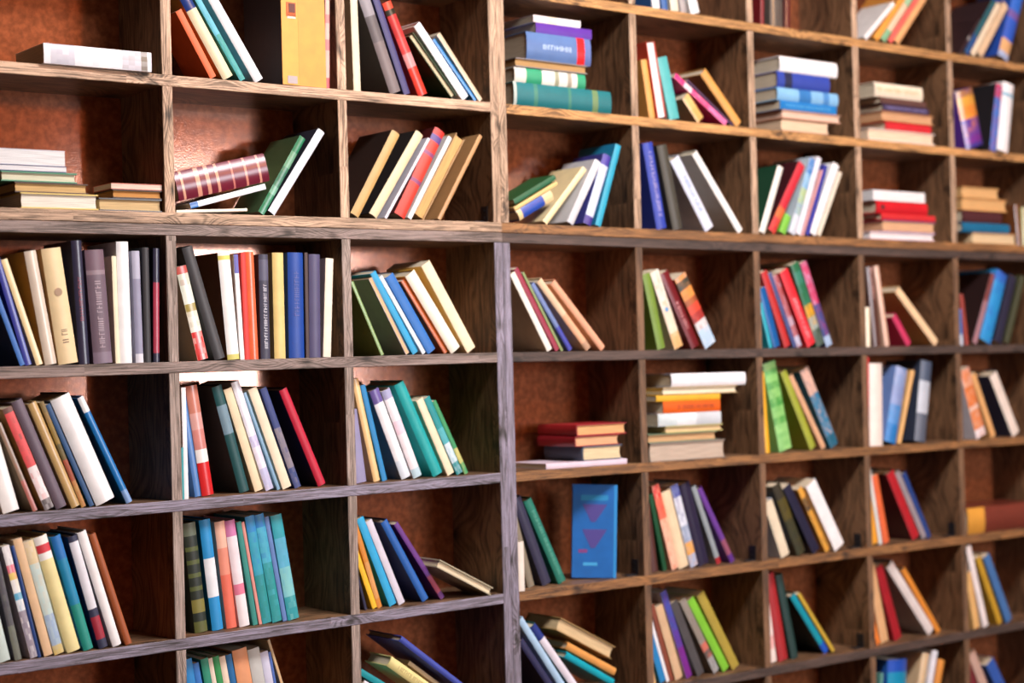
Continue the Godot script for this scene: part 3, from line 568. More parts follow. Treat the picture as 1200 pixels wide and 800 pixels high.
	book("teal hardback between white pink-flecked book and small cream paperback", Vector3(-0.1748, 1.2313, -0.0315), 0.447, Vector3(0.0262, 0.2183, 0.1291), "spine", [20, 155, 155], [210, 195, 169], [[0, [20, 155, 155]]])
	book("small cream paperback between teal hardback and sea-green paperback", Vector3(-0.139, 1.2315, -0.0315), 0.4419, Vector3(0.0184, 0.1799, 0.1157), "spine", [226, 210, 178], [210, 195, 169], [[0, [226, 210, 178]]], {"soft": true, "gloss": true})
	book("sea-green paperback with white foot between small cream paperback and slim green paperback", Vector3(-0.1141, 1.2317, -0.0315), 0.4598, Vector3(0.0164, 0.1846, 0.1253), "spine", [11, 136, 140], [210, 195, 169], [[0, [11, 129, 133]], [0.15, [198, 212, 221]], [0.4, [74, 166, 175]], [0.6, [11, 136, 140]]], {"soft": true, "print": true})
	book("slim green paperback at row end beside sea-green paperback", Vector3(-0.0936, 1.2318, -0.0315), 0.4683, Vector3(0.0102, 0.1783, 0.1209), "spine", [48, 140, 85], [210, 195, 169], [[0, [48, 140, 85]], [0.15, [198, 189, 110]], [0.35, [48, 140, 85]]], {"soft": true, "print": true})
	book("blackish navy booklet at row end beside canary yellow paperback", Vector3(-0.3575, 0.9692, -0.0315), 0.2516, Vector3(0.0061, 0.129, 0.0852), "spine", [41, 41, 64], [210, 195, 169], [[0, [41, 41, 64]]], {"soft": true, "gloss": true})
	book("canary yellow paperback between blackish navy booklet and orange-brown paperback", Vector3(-0.3385, 0.9694, -0.0315), 0.3429, Vector3(0.0118, 0.1453, 0.0987), "spine", [226, 177, 22], [210, 195, 169], [[0, [226, 177, 22]]], {"soft": true})
	book("orange-brown paperback between canary yellow paperback and sky cyan paperback", Vector3(-0.326, 0.9694, -0.0315), 0.3057, Vector3(0.0115, 0.2024, 0.1295), "spine", [199, 131, 50], [210, 195, 169], [[0, [199, 124, 41]], [0.1, [207, 152, 92]], [0.5, [199, 129, 51]]], {"soft": true, "print": true, "gloss": true})
	book("sky cyan paperback between orange-brown paperback and pale mauve-white paperback", Vector3(-0.2963, 0.9696, -0.0315), 0.3885, Vector3(0.0179, 0.2015, 0.1349), "spine", [29, 155, 204], [210, 195, 169], [[0, [29, 155, 204]]], {"soft": true})
	book("pale mauve-white paperback between sky cyan paperback and cobalt blue hardback", Vector3(-0.2727, 0.9697, -0.0315), 0.4064, Vector3(0.0159, 0.1953, 0.1261), "spine", [201, 197, 210], [210, 195, 169], [[0, [201, 197, 210]]], {"soft": true})
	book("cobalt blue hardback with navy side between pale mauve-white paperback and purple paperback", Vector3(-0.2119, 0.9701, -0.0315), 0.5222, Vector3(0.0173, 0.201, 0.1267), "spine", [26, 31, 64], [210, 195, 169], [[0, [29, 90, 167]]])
	book("purple paperback between cobalt blue hardback and fallen open-sided cream book", Vector3(-0.1654, 0.9704, -0.0315), 0.6004, Vector3(0.0111, 0.2035, 0.1297), "spine", [103, 57, 131], [210, 195, 169], [[0, [83, 51, 120]], [0.08, [170, 74, 92]], [0.3, [103, 57, 131]]], {"soft": true, "print": true, "gloss": true})
	book("fallen open-sided cream book at row end beside purple paperback", Vector3(-0.1884, 1.0601, 0), -2.0566, Vector3(0.0174, 0.1578, 0.1057), "pages", [175, 166, 138], [224, 210, 179], [[0, [175, 166, 138]]])
	book("indigo blue slanting hardback at row end beside pale yellow lettered book", Vector3(-0.2887, 0.9117, 0), -2.2292, Vector3(0.0125, 0.1995, 0.1257), "spine", [57, 72, 158], [210, 195, 169], [[0, [57, 72, 158]]])
	book("pale yellow lettered book between indigo blue slanting hardback and beige slim book", Vector3(-0.3081, 0.8712, -0.009), -2.2014, Vector3(0.0226, 0.1327, 0.0856), "spine", [221, 208, 140], [210, 195, 169], [[0, [221, 208, 140]]], {"title": [0.2, 0.8, [175, 156, 101]]})
	book("beige slim book between pale yellow lettered book and teal slanting paperback", Vector3(-0.253, 0.8529, -0.027), -2.2161, Vector3(0.0085, 0.1236, 0.0837), "spine", [207, 179, 138], [210, 195, 169], [[0, [207, 179, 138]]], {"gloss": true})
	book("teal slanting paperback between beige slim book and white slanting paperback", Vector3(-0.3833, 0.8555, -0.009), -2.1516, Vector3(0.013, 0.1005, 0.0806), "spine", [20, 140, 149], [210, 195, 169], [[0, [20, 140, 149]]], {"soft": true, "gloss": true})
	book("white slanting paperback at row end beside teal slanting paperback", Vector3(-0.3773, 0.8312, -0.009), -2.1564, Vector3(0.0101, 0.0861, 0.0849), "spine", [221, 219, 223], [210, 195, 169], [[0, [221, 219, 223]]], {"soft": true, "gloss": true})

func books_in_fourth_column() -> void:
	book("long teal hardback with gilt marks at the bottom of pile under white book", Vector3(0.044, 2.0874, 0), -1.576, Vector3(0.051, 0.2849, 0.14), "spine", [11, 103, 109], [210, 195, 169], [[0, [175, 184, 175]], [0.03, [11, 103, 109]], [0.2, [55, 120, 101]], [0.24, [11, 103, 109]], [0.55, [55, 120, 101]], [0.58, [11, 103, 109]], [0.8, [101, 129, 83]], [0.86, [11, 103, 109]]])
	book("white book with green patches in pile between grey-covered tan page block and long teal hardback", Vector3(0.049, 2.121, -0.0018), -1.576, Vector3(0.0332, 0.2052, 0.1316), "spine", [213, 210, 197], [210, 195, 169], [[0, [213, 208, 195]], [0.16, [37, 143, 101]], [0.38, [217, 213, 202]], [0.56, [147, 147, 120]], [0.62, [217, 213, 202]], [0.74, [156, 147, 129]], [0.8, [217, 213, 202]], [0.88, [37, 143, 101]]])
	book("grey-covered tan page block in pile between thick blue-grey volume and white book", Vector3(0.0521, 2.141, -0.0018), -1.576, Vector3(0.0195, 0.208, 0.1326), "pages", [124, 118, 118], [175, 138, 87], [[0, [124, 118, 118]]], {"gloss": true})
	book("thick blue-grey volume with red emblem in pile between violet paperback and grey-covered tan page block", Vector3(0.0868, 2.2031, -0.0036), -1.576, Vector3(0.0616, 0.1873, 0.1239), "spine", [90, 118, 166], [210, 195, 169], [[0, [90, 118, 166]], [0.78, [216, 41, 46]], [0.9, [96, 112, 166]]], {"title": [0.25, 0.68, [189, 207, 225]], "gloss": true})
	book("violet paperback in pile between white speckled paperback and thick blue-grey volume", Vector3(0.1186, 2.2262, -0.009), -1.576, Vector3(0.0227, 0.1634, 0.1219), "spine", [90, 50, 152], [210, 195, 169], [[0, [90, 50, 152]]], {"soft": true, "gloss": true})
	book("white speckled paperback on top of pile above violet paperback", Vector3(0.1119, 2.2427, -0.009), -1.576, Vector3(0.016, 0.1374, 0.1284), "spine", [221, 213, 216], [210, 195, 169], [[0, [221, 207, 213]], [0.3, [221, 207, 175]], [0.5, [225, 221, 223]]], {"soft": true, "print": true})
	book("dark green tipped-over book at row end beside thin yellowish tipped-over book", Vector3(0.0484, 1.8287, -0.018), -1.0979, Vector3(0.0118, 0.1339, 0.0877), "spine", [23, 83, 46], [210, 195, 169], [[0, [20, 87, 51]]])
	book("thin yellowish tipped-over book between dark green tipped-over book and blue and cream tipped-over book", Vector3(0.0495, 1.8116, -0.018), -1.1001, Vector3(0.0084, 0.1394, 0.0931), "spine", [208, 177, 114], [210, 195, 169], [[0, [208, 177, 114]]])
	book("blue and cream tipped-over book between thin yellowish tipped-over book and cream strongly slanting book", Vector3(0.0563, 1.804, -0.018), -1.1047, Vector3(0.0236, 0.1113, 0.0793), "spine", [40, 72, 158], [210, 195, 169], [[0, [212, 189, 138]], [0.12, [40, 72, 158]], [0.75, [216, 193, 147]]], {"gloss": true})
	book("cream strongly slanting book between blue and cream tipped-over book and grey-white slanting book", Vector3(0.1322, 1.7846, -0.018), -0.7627, Vector3(0.0142, 0.1769, 0.1157), "spine", [225, 204, 156], [210, 195, 169], [[0, [225, 204, 156]]])
	book("grey-white slanting book between cream strongly slanting book and pale lilac book", Vector3(0.1949, 1.7842, -0.0072), -0.5475, Vector3(0.0189, 0.1707, 0.1152), "spine", [195, 195, 199], [210, 195, 169], [[0, [184, 184, 189]], [0.4, [207, 207, 210]]])
	book("pale lilac book with indigo foot between grey-white slanting book and cyan tall paperback", Vector3(0.2428, 1.7831, -0.0072), -0.3962, Vector3(0.0235, 0.1748, 0.1107), "spine", [55, 55, 129], [210, 195, 169], [[0, [60, 46, 129]], [0.12, [189, 198, 219]], [0.85, [64, 55, 147]]])
	book("cyan tall paperback at row end beside pale lilac book", Vector3(0.2764, 1.7798, -0.0072), -0.351, Vector3(0.0169, 0.2013, 0.1296), "spine", [23, 120, 161], [210, 195, 169], [[0, [29, 149, 177]]], {"soft": true})
	book("white slanting paperback with crimson neighbour at row end beside crimson slim paperback", Vector3(0.1258, 1.4922, -0.0072), 0.5325, Vector3(0.0151, 0.1973, 0.1314), "spine", [221, 215, 202], [210, 195, 169], [[0, [221, 215, 202]]], {"soft": true})
	book("crimson slim paperback between white slanting paperback and olive thin paperback", Vector3(0.1491, 1.4921, -0.0072), 0.5547, Vector3(0.0126, 0.2134, 0.1301), "spine", [140, 33, 57], [210, 195, 169], [[0, [140, 33, 57]]], {"soft": true})
	book("olive thin paperback between crimson slim paperback and blue-lilac slim book", Vector3(0.1653, 1.492, -0.0072), 0.5468, Vector3(0.0065, 0.204, 0.1292), "spine", [124, 140, 85], [210, 195, 169], [[0, [124, 140, 85]]], {"soft": true})
	book("blue-lilac slim book between olive thin paperback and peach cream hardback", Vector3(0.1883, 1.4919, -0.0072), 0.6179, Vector3(0.0123, 0.1819, 0.1224), "spine", [85, 99, 158], [210, 195, 169], [[0, [60, 64, 152]], [0.35, [101, 120, 166]]], {"gloss": true})
	book("peach cream hardback between blue-lilac slim book and salmon beige hardback", Vector3(0.2406, 1.4916, -0.0072), 0.7321, Vector3(0.0171, 0.2075, 0.1284), "spine", [208, 177, 140], [210, 195, 169], [[0, [175, 138, 110]], [0.1, [213, 161, 124]], [0.5, [210, 179, 145]]])
	book("salmon beige hardback at row end beside peach cream hardback", Vector3(0.2841, 1.4914, -0.0072), 0.7587, Vector3(0.0169, 0.2082, 0.1262), "spine", [212, 153, 121], [210, 195, 169], [[0, [212, 153, 121]]])
	book("thin pinkish-white pamphlet at the bottom of pile under blue-grey hardback showing cream pages", Vector3(0.1108, 1.2435, -0.0054), -1.576, Vector3(0.012, 0.2403, 0.1321), "spine", [207, 189, 202], [210, 195, 169], [[0, [207, 189, 202]]], {"soft": true})
	book("blue-grey hardback showing cream pages in pile between lower dark red hardback and thin pinkish-white pamphlet", Vector3(0.2177, 1.2437, -0.0072), -1.576, Vector3(0.032, 0.1368, 0.1207), "side", [74, 88, 105], [223, 201, 160], [[0, [74, 88, 105]]])
	book("lower dark red hardback in pile under upper bright red hardback", Vector3(0.1959, 1.2763, -0.0072), -1.576, Vector3(0.0236, 0.1342, 0.1355), "side", [129, 24, 35], [221, 170, 127], [[0, [129, 24, 35]]], {"gloss": true})
	book("upper bright red hardback on top of pile above lower dark red hardback", Vector3(0.2018, 1.3005, -0.0072), -1.576, Vector3(0.0251, 0.1387, 0.1516), "side", [152, 24, 33], [219, 167, 112], [[0, [152, 24, 33]]])
	book("short cream pocket book at row end beside grey olive hardback", Vector3(0.0225, 0.9708, -0.0009), 0, Vector3(0.0175, 0.1078, 0.082), "spine", [223, 213, 201], [210, 195, 169], [[0, [223, 213, 201]]], {"gloss": true})
	book("grey olive hardback between short cream pocket book and slate navy slanting hardback", Vector3(0.0738, 0.9705, -0.0315), 0.2731, Vector3(0.0186, 0.1821, 0.1165), "spine", [123, 114, 96], [210, 195, 169], [[0, [123, 114, 96]]])
	book("slate navy slanting hardback between grey olive hardback and pine green slanting hardback", Vector3(0.1162, 0.9703, -0.0315), 0.386, Vector3(0.0252, 0.213, 0.1332), "spine", [53, 53, 77], [210, 195, 169], [[0, [53, 53, 77]]], {"gloss": true})
	book("pine green slanting hardback between slate navy slanting hardback and blue face-out book", Vector3(0.162, 0.97, -0.0315), 0.4552, Vector3(0.0225, 0.2131, 0.1277), "spine", [24, 112, 94], [210, 195, 169], [[0, [24, 112, 94]]], {"title": [0.1, 0.85, [83, 156, 138]]})
	face_out_book("blue face-out book with purple triangles at row end beside pine green slanting hardback", Vector3(0.3187, 0.9697, -0.018), 0.9599, Vector3(0.022, 0.2125, 0.1023))
	book("midnight indigo slanting book at row end beside powder blue slanting book", Vector3(0.1327, 0.7092, -0.0072), 0.6367, Vector3(0.016, 0.1854, 0.1242), "spine", [35, 35, 74], [210, 195, 169], [[0, [35, 35, 74]]])
	book("powder blue slanting book between midnight indigo slanting book and white slanting book", Vector3(0.1624, 0.709, -0.0072), 0.619, Vector3(0.0164, 0.2411, 0.1258), "spine", [158, 190, 217], [210, 195, 169], [[0, [158, 190, 217]]])
	book("white slanting book with navy head between powder blue slanting book and cyan book lying aslant", Vector3(0.1948, 0.7089, -0.0072), 0.6621, Vector3(0.018, 0.2253, 0.1348), "spine", [37, 83, 78], [210, 195, 169], [[0, [213, 208, 219]], [0.82, [28, 46, 120]]])
	book("cyan book lying aslant between white slanting book and orange tan book lying aslant", Vector3(0.1525, 0.824, 0), -2.0976, Vector3(0.0147, 0.1601, 0.1066), "spine", [20, 155, 173], [210, 195, 169], [[0, [20, 155, 173]]], {"gloss": true})
	book("orange tan book lying aslant between cyan book lying aslant and thick cream book lying aslant", Vector3(0.16, 0.8444, -0.0045), -2.073, Vector3(0.0166, 0.1614, 0.1085), "spine", [212, 149, 81], [210, 195, 169], [[0, [212, 149, 81]]], {"gloss": true})
	book("thick cream book lying aslant at row end beside orange tan book lying aslant", Vector3(0.1406, 0.901, -0.0045), -2.0614, Vector3(0.0299, 0.1792, 0.1188), "pages", [156, 124, 74], [217, 190, 145], [[0, [156, 124, 74]]])

func books_in_fifth_column() -> void:
	book("white book with blue side at row end beside cobalt tall book", Vector3(0.4758, 2.295, -0.0072), 0.1184, Vector3(0.0243, 0.14, 0.0933), "spine", [55, 101, 166], [210, 195, 169], [[0, [221, 221, 225]]], {"gloss": true})
	book("cobalt tall book between white book and ecru tall paperback", Vector3(0.506, 2.2948, -0.0072), 0.1152, Vector3(0.0191, 0.144, 0.093), "spine", [41, 87, 147], [210, 195, 169], [[0, [41, 87, 147]]])
	book("ecru tall paperback between cobalt tall book and dove grey tall book", Vector3(0.5336, 2.2947, -0.0072), 0.1268, Vector3(0.0247, 0.1517, 0.097), "spine", [216, 202, 179], [210, 195, 169], [[0, [216, 202, 179]]], {"soft": true})
	book("dove grey tall book between ecru tall paperback and white tall slanting book", Vector3(0.5671, 2.2945, -0.0072), 0.1794, Vector3(0.0202, 0.1422, 0.0927), "spine", [152, 147, 147], [210, 195, 169], [[0, [152, 147, 147]]], {"gloss": true})
	book("white tall slanting book at row end beside dove grey tall book", Vector3(0.6014, 2.2943, -0.0072), 0.2688, Vector3(0.03, 0.1581, 0.1047), "spine", [225, 224, 223], [210, 195, 169], [[0, [225, 224, 223]]], {"gloss": true})
	book("orange-tan slim book at row end beside white red-edged hardback", Vector3(0.455, 2.0341, -0.0072), 0.1598, Vector3(0.0187, 0.1378, 0.0879), "spine", [208, 149, 77], [210, 195, 169], [[0, [208, 149, 77]]])
	book("white red-edged hardback between orange-tan slim book and pale teal paperback", Vector3(0.4796, 2.034, -0.0072), 0.1725, Vector3(0.0278, 0.1824, 0.116), "pages", [198, 74, 55], [232, 228, 225], [[0, [198, 74, 55]]], {"gloss": true})
	book("pale teal paperback between white red-edged hardback and mustard-grey paperback", Vector3(0.5185, 2.0338, -0.0072), 0.2422, Vector3(0.0322, 0.1491, 0.0984), "spine", [77, 164, 164], [210, 195, 169], [[0, [77, 164, 164]]], {"soft": true})
	book("mustard-grey paperback between pale teal paperback and magenta paperback", Vector3(0.6107, 2.0333, -0.0072), 0.7307, Vector3(0.0254, 0.073, 0.0843), "spine", [175, 138, 110], [210, 195, 169], [[0, [198, 158, 90]], [0.5, [207, 170, 110]]], {"soft": true, "print": true, "gloss": true})
	book("magenta paperback with white patch between mustard-grey paperback and dark plum thin book", Vector3(0.703, 2.0328, -0.0072), 1.0152, Vector3(0.0139, 0.1967, 0.1284), "spine", [212, 40, 112], [210, 195, 169], [[0, [221, 120, 166]], [0.35, [213, 46, 115]], [0.68, [230, 216, 221]], [0.82, [212, 40, 112]]], {"soft": true, "print": true, "gloss": true})
	book("dark plum thin book between magenta paperback and orange-tan slanting hardback", Vector3(0.7294, 2.0327, -0.0072), 0.9921, Vector3(0.0064, 0.1812, 0.1198), "spine", [57, 31, 66], [210, 195, 169], [[0, [57, 31, 66]]])
	book("orange-tan slanting hardback at row end beside dark plum thin book", Vector3(0.7442, 2.0326, -0.0072), 0.7762, Vector3(0.0232, 0.1677, 0.1135), "spine", [184, 138, 74], [210, 195, 169], [[0, [204, 145, 72]]])
	book("dark blue lettered hardback at row end beside dark olive-grey hardback", Vector3(0.4696, 1.773, -0.0072), 0.1894, Vector3(0.0322, 0.2046, 0.1261), "spine", [42, 61, 155], [210, 195, 169], [[0, [42, 61, 155]]], {"title": [0.15, 0.9, [156, 147, 184]]})
	book("dark olive-grey hardback between dark blue lettered hardback and lilac-white book", Vector3(0.5219, 1.7728, -0.0072), 0.2224, Vector3(0.0325, 0.2029, 0.127), "spine", [59, 57, 48], [210, 195, 169], [[0, [59, 57, 48]]])
	book("lilac-white book with blue stripe between dark olive-grey hardback and white book", Vector3(0.629, 1.7722, -0.0072), 0.5858, Vector3(0.0311, 0.1973, 0.1295), "spine", [201, 206, 223], [210, 195, 169], [[0, [201, 206, 223]]], {"title": [0.25, 0.75, [74, 120, 193]]})
	book("white book with wide grey side at row end beside lilac-white book", Vector3(0.7396, 1.7716, -0.0072), 0.6778, Vector3(0.0185, 0.2375, 0.1308), "spine", [180, 177, 164], [210, 195, 169], [[0, [228, 226, 221]]])
	book("moss green paperback at row end beside off-white paperback", Vector3(0.4589, 1.4905, -0.0072), 0.2346, Vector3(0.0246, 0.1808, 0.1166), "spine", [103, 131, 44], [210, 195, 169], [[0, [103, 131, 44]]], {"soft": true})
	book("off-white paperback with blue dot between moss green paperback and maroon paperback", Vector3(0.5138, 1.4902, -0.0072), 0.3821, Vector3(0.0286, 0.1944, 0.1253), "spine", [210, 201, 186], [210, 195, 169], [[0, [207, 161, 101]], [0.2, [212, 195, 170]], [0.5, [210, 204, 195]]], {"emblem": [0.5, [83, 138, 184]], "soft": true, "print": true})
	book("maroon paperback between off-white paperback and colourful fruit-patterned paperback", Vector3(0.5696, 1.4899, -0.0072), 0.4961, Vector3(0.0274, 0.2013, 0.1304), "spine", [103, 24, 29], [210, 195, 169], [[0, [103, 24, 29]]], {"title": [0.25, 0.6, [193, 138, 138]], "soft": true, "gloss": true})
	book("colourful fruit-patterned paperback at row end beside maroon paperback", Vector3(0.615, 1.4897, -0.0072), 0.5199, Vector3(0.0399, 0.1909, 0.1228), "spine", [184, 110, 74], [210, 195, 169], [[0, [161, 189, 213]], [0.25, [198, 198, 198]], [0.36, [138, 37, 37]], [0.48, [207, 64, 41]], [0.6, [138, 64, 37]], [0.68, [219, 138, 64]], [0.82, [55, 55, 46]], [0.94, [207, 138, 74]]], {"soft": true, "print": true})
	book("grey-beige thick book at the bottom of pile under buff book", Vector3(0.423, 1.2732, -0.0036), -1.576, Vector3(0.0434, 0.2455, 0.1325), "pages", [138, 129, 120], [189, 171, 152], [[0, [138, 129, 120]]], {"gloss": true})
	book("buff book with green line in pile between cream thin book and grey-beige thick book", Vector3(0.4184, 1.2943, -0.0036), -1.576, Vector3(0.0206, 0.2221, 0.1323), "pages", [101, 120, 92], [199, 160, 114], [[0, [101, 120, 92]]])
	book("cream thin book in pile between silver-white paperback and buff book", Vector3(0.4733, 1.3107, -0.0036), -1.576, Vector3(0.016, 0.1882, 0.1198), "pages", [175, 166, 101], [217, 191, 144], [[0, [175, 166, 101]]])
	book("silver-white paperback in pile between bright orange paperback and cream thin book", Vector3(0.4499, 1.3407, -0.0036), -1.576, Vector3(0.0294, 0.207, 0.1264), "spine", [201, 204, 204], [210, 195, 169], [[0, [189, 202, 204]], [0.3, [221, 224, 226]], [0.6, [189, 193, 198]]], {"soft": true, "print": true, "gloss": true})
	book("bright orange paperback in pile between thin yellow paperback and silver-white paperback", Vector3(0.4673, 1.369, -0.0036), -1.576, Vector3(0.0278, 0.1879, 0.1241), "spine", [208, 90, 31], [210, 195, 169], [[0, [208, 90, 31]]], {"title": [0.25, 0.9, [138, 55, 28]], "soft": true, "gloss": true})
	book("thin yellow paperback in pile between ivory thin page block and bright orange paperback", Vector3(0.4461, 1.3837, -0.0036), -1.576, Vector3(0.0141, 0.2097, 0.1338), "spine", [204, 158, 31], [210, 195, 169], [[0, [204, 158, 31]]], {"soft": true})
	book("ivory thin page block in pile between large white book and thin yellow paperback", Vector3(0.4686, 1.402, -0.0036), -1.576, Vector3(0.0176, 0.2463, 0.1286), "pages", [175, 147, 101], [228, 219, 191], [[0, [175, 147, 101]]])
	book("large white book on top of pile above ivory thin page block", Vector3(0.4972, 1.4333, -0.0036), -1.576, Vector3(0.0308, 0.2485, 0.1342), "spine", [152, 161, 184], [210, 195, 169], [[0, [226, 226, 230]]])
	book("short ivory book at row end beside dark brown-red hardback", Vector3(0.421, 0.9687, -0.0315), 0.1283, Vector3(0.0162, 0.0621, 0.0794), "spine", [217, 210, 193], [210, 195, 169], [[0, [217, 210, 193]]], {"gloss": true})
	book("dark brown-red hardback between short ivory book and bottle green hardback", Vector3(0.4426, 0.9686, -0.0315), 0.131, Vector3(0.0241, 0.1611, 0.1092), "spine", [72, 35, 31], [210, 195, 169], [[0, [72, 35, 31]]])
	book("bottle green hardback between dark brown-red hardback and coral and peach paperback", Vector3(0.4809, 0.9684, -0.0315), 0.2131, Vector3(0.0136, 0.1867, 0.1201), "spine", [20, 72, 44], [210, 195, 169], [[0, [20, 72, 44]]], {"gloss": true})
	book("coral and peach paperback between bottle green hardback and wide cream hardback", Vector3(0.5085, 0.9682, -0.0315), 0.2804, Vector3(0.0233, 0.2103, 0.1347), "spine", [213, 147, 120], [210, 195, 169], [[0, [221, 175, 147]], [0.6, [213, 101, 74]], [0.85, [198, 46, 41]]], {"soft": true, "print": true})
	book("wide cream hardback between coral and peach paperback and white paperback", Vector3(0.5337, 0.9681, -0.0315), 0.2845, Vector3(0.0325, 0.1919, 0.1289), "spine", [221, 199, 164], [210, 195, 169], [[0, [221, 199, 164]]], {"gloss": true})
	book("white paperback with indigo head between wide cream hardback and blackish navy hardback", Vector3(0.57, 0.9679, -0.0315), 0.2911, Vector3(0.0245, 0.2072, 0.1315), "spine", [198, 204, 219], [210, 195, 169], [[0, [156, 170, 198]], [0.15, [216, 152, 55]], [0.3, [138, 152, 179]], [0.5, [207, 212, 221]], [0.85, [55, 60, 138]]], {"soft": true, "print": true})
	book("blackish navy hardback between white paperback and slim silver grey book", Vector3(0.5983, 0.9678, -0.0315), 0.2803, Vector3(0.0357, 0.2067, 0.1278), "spine", [39, 37, 59], [210, 195, 169], [[0, [39, 37, 59]]], {"gloss": true})
	book("slim silver grey book between blackish navy hardback and slim purple book", Vector3(0.6587, 0.9674, -0.0315), 0.3871, Vector3(0.0153, 0.2076, 0.1314), "spine", [140, 149, 155], [210, 195, 169], [[0, [156, 37, 46]], [0.08, [138, 147, 152]]], {"gloss": true})
	book("slim purple book at row end beside slim silver grey book", Vector3(0.7056, 0.9672, -0.0315), 0.5181, Vector3(0.0154, 0.213, 0.1292), "spine", [98, 57, 140], [210, 195, 169], [[0, [83, 46, 129]], [0.1, [138, 78, 101]], [0.3, [98, 57, 140]]], {"gloss": true})
	book("sand yellow short book at row end beside bright blue worn paperback", Vector3(0.4355, 0.7076, -0.0315), 0.2148, Vector3(0.0126, 0.1053, 0.084), "spine", [210, 171, 116], [210, 195, 169], [[0, [210, 171, 116]]])
	book("bright blue worn paperback between sand yellow short book and thin white paperback", Vector3(0.4606, 0.7075, -0.0315), 0.3202, Vector3(0.0192, 0.1491, 0.1), "spine", [20, 118, 177], [210, 195, 169], [[0, [20, 118, 177]]], {"soft": true})
	book("thin white paperback between bright blue worn paperback and rust coloured paperback", Vector3(0.481, 0.7074, -0.0315), 0.3179, Vector3(0.009, 0.1915, 0.1288), "spine", [221, 221, 224], [210, 195, 169], [[0, [221, 221, 224]]], {"soft": true})
	book("rust coloured paperback between thin white paperback and tan cream paperback", Vector3(0.4906, 0.7073, -0.0315), 0.2941, Vector3(0.0137, 0.1927, 0.1273), "spine", [121, 57, 35], [210, 195, 169], [[0, [121, 57, 35]]], {"soft": true})
	book("tan cream paperback between rust coloured paperback and indigo paperback", Vector3(0.5101, 0.7072, -0.0315), 0.3195, Vector3(0.024, 0.1883, 0.1257), "spine", [199, 167, 131], [210, 195, 169], [[0, [199, 167, 131]]], {"soft": true})
	book("indigo paperback with purple foot between tan cream paperback and dark grey paperback", Vector3(0.5458, 0.707, -0.0315), 0.353, Vector3(0.0195, 0.225, 0.1265), "spine", [202, 202, 216], [210, 195, 169], [[0, [115, 39, 131]], [0.35, [92, 55, 147]], [0.55, [64, 78, 158]]], {"soft": true, "print": true, "gloss": true})
	book("dark grey paperback between indigo paperback and taupe paperback", Vector3(0.5824, 0.7068, -0.0315), 0.4263, Vector3(0.0235, 0.1997, 0.1275), "spine", [77, 74, 77], [210, 195, 169], [[0, [77, 74, 77]]], {"soft": true, "gloss": true})
	book("taupe paperback with red spot between dark grey paperback and lime green paperback", Vector3(0.6367, 0.7066, -0.0315), 0.5266, Vector3(0.0201, 0.2115, 0.134), "spine", [131, 121, 109], [210, 195, 169], [[0, [152, 152, 152]], [0.2, [83, 78, 74]], [0.3, [198, 101, 83]], [0.4, [131, 121, 109]]], {"soft": true, "print": true})
	book("lime green paperback between taupe paperback and olive-yellow paperback", Vector3(0.6686, 0.7064, -0.0315), 0.5547, Vector3(0.0225, 0.2145, 0.1327), "spine", [121, 186, 57], [210, 195, 169], [[0, [121, 186, 57]]], {"soft": true, "gloss": true})
	book("olive-yellow paperback at row end beside lime green paperback", Vector3(0.7008, 0.7062, -0.0315), 0.5361, Vector3(0.0255, 0.2226, 0.13), "spine", [158, 140, 50], [210, 195, 169], [[0, [158, 140, 50]]], {"soft": true})

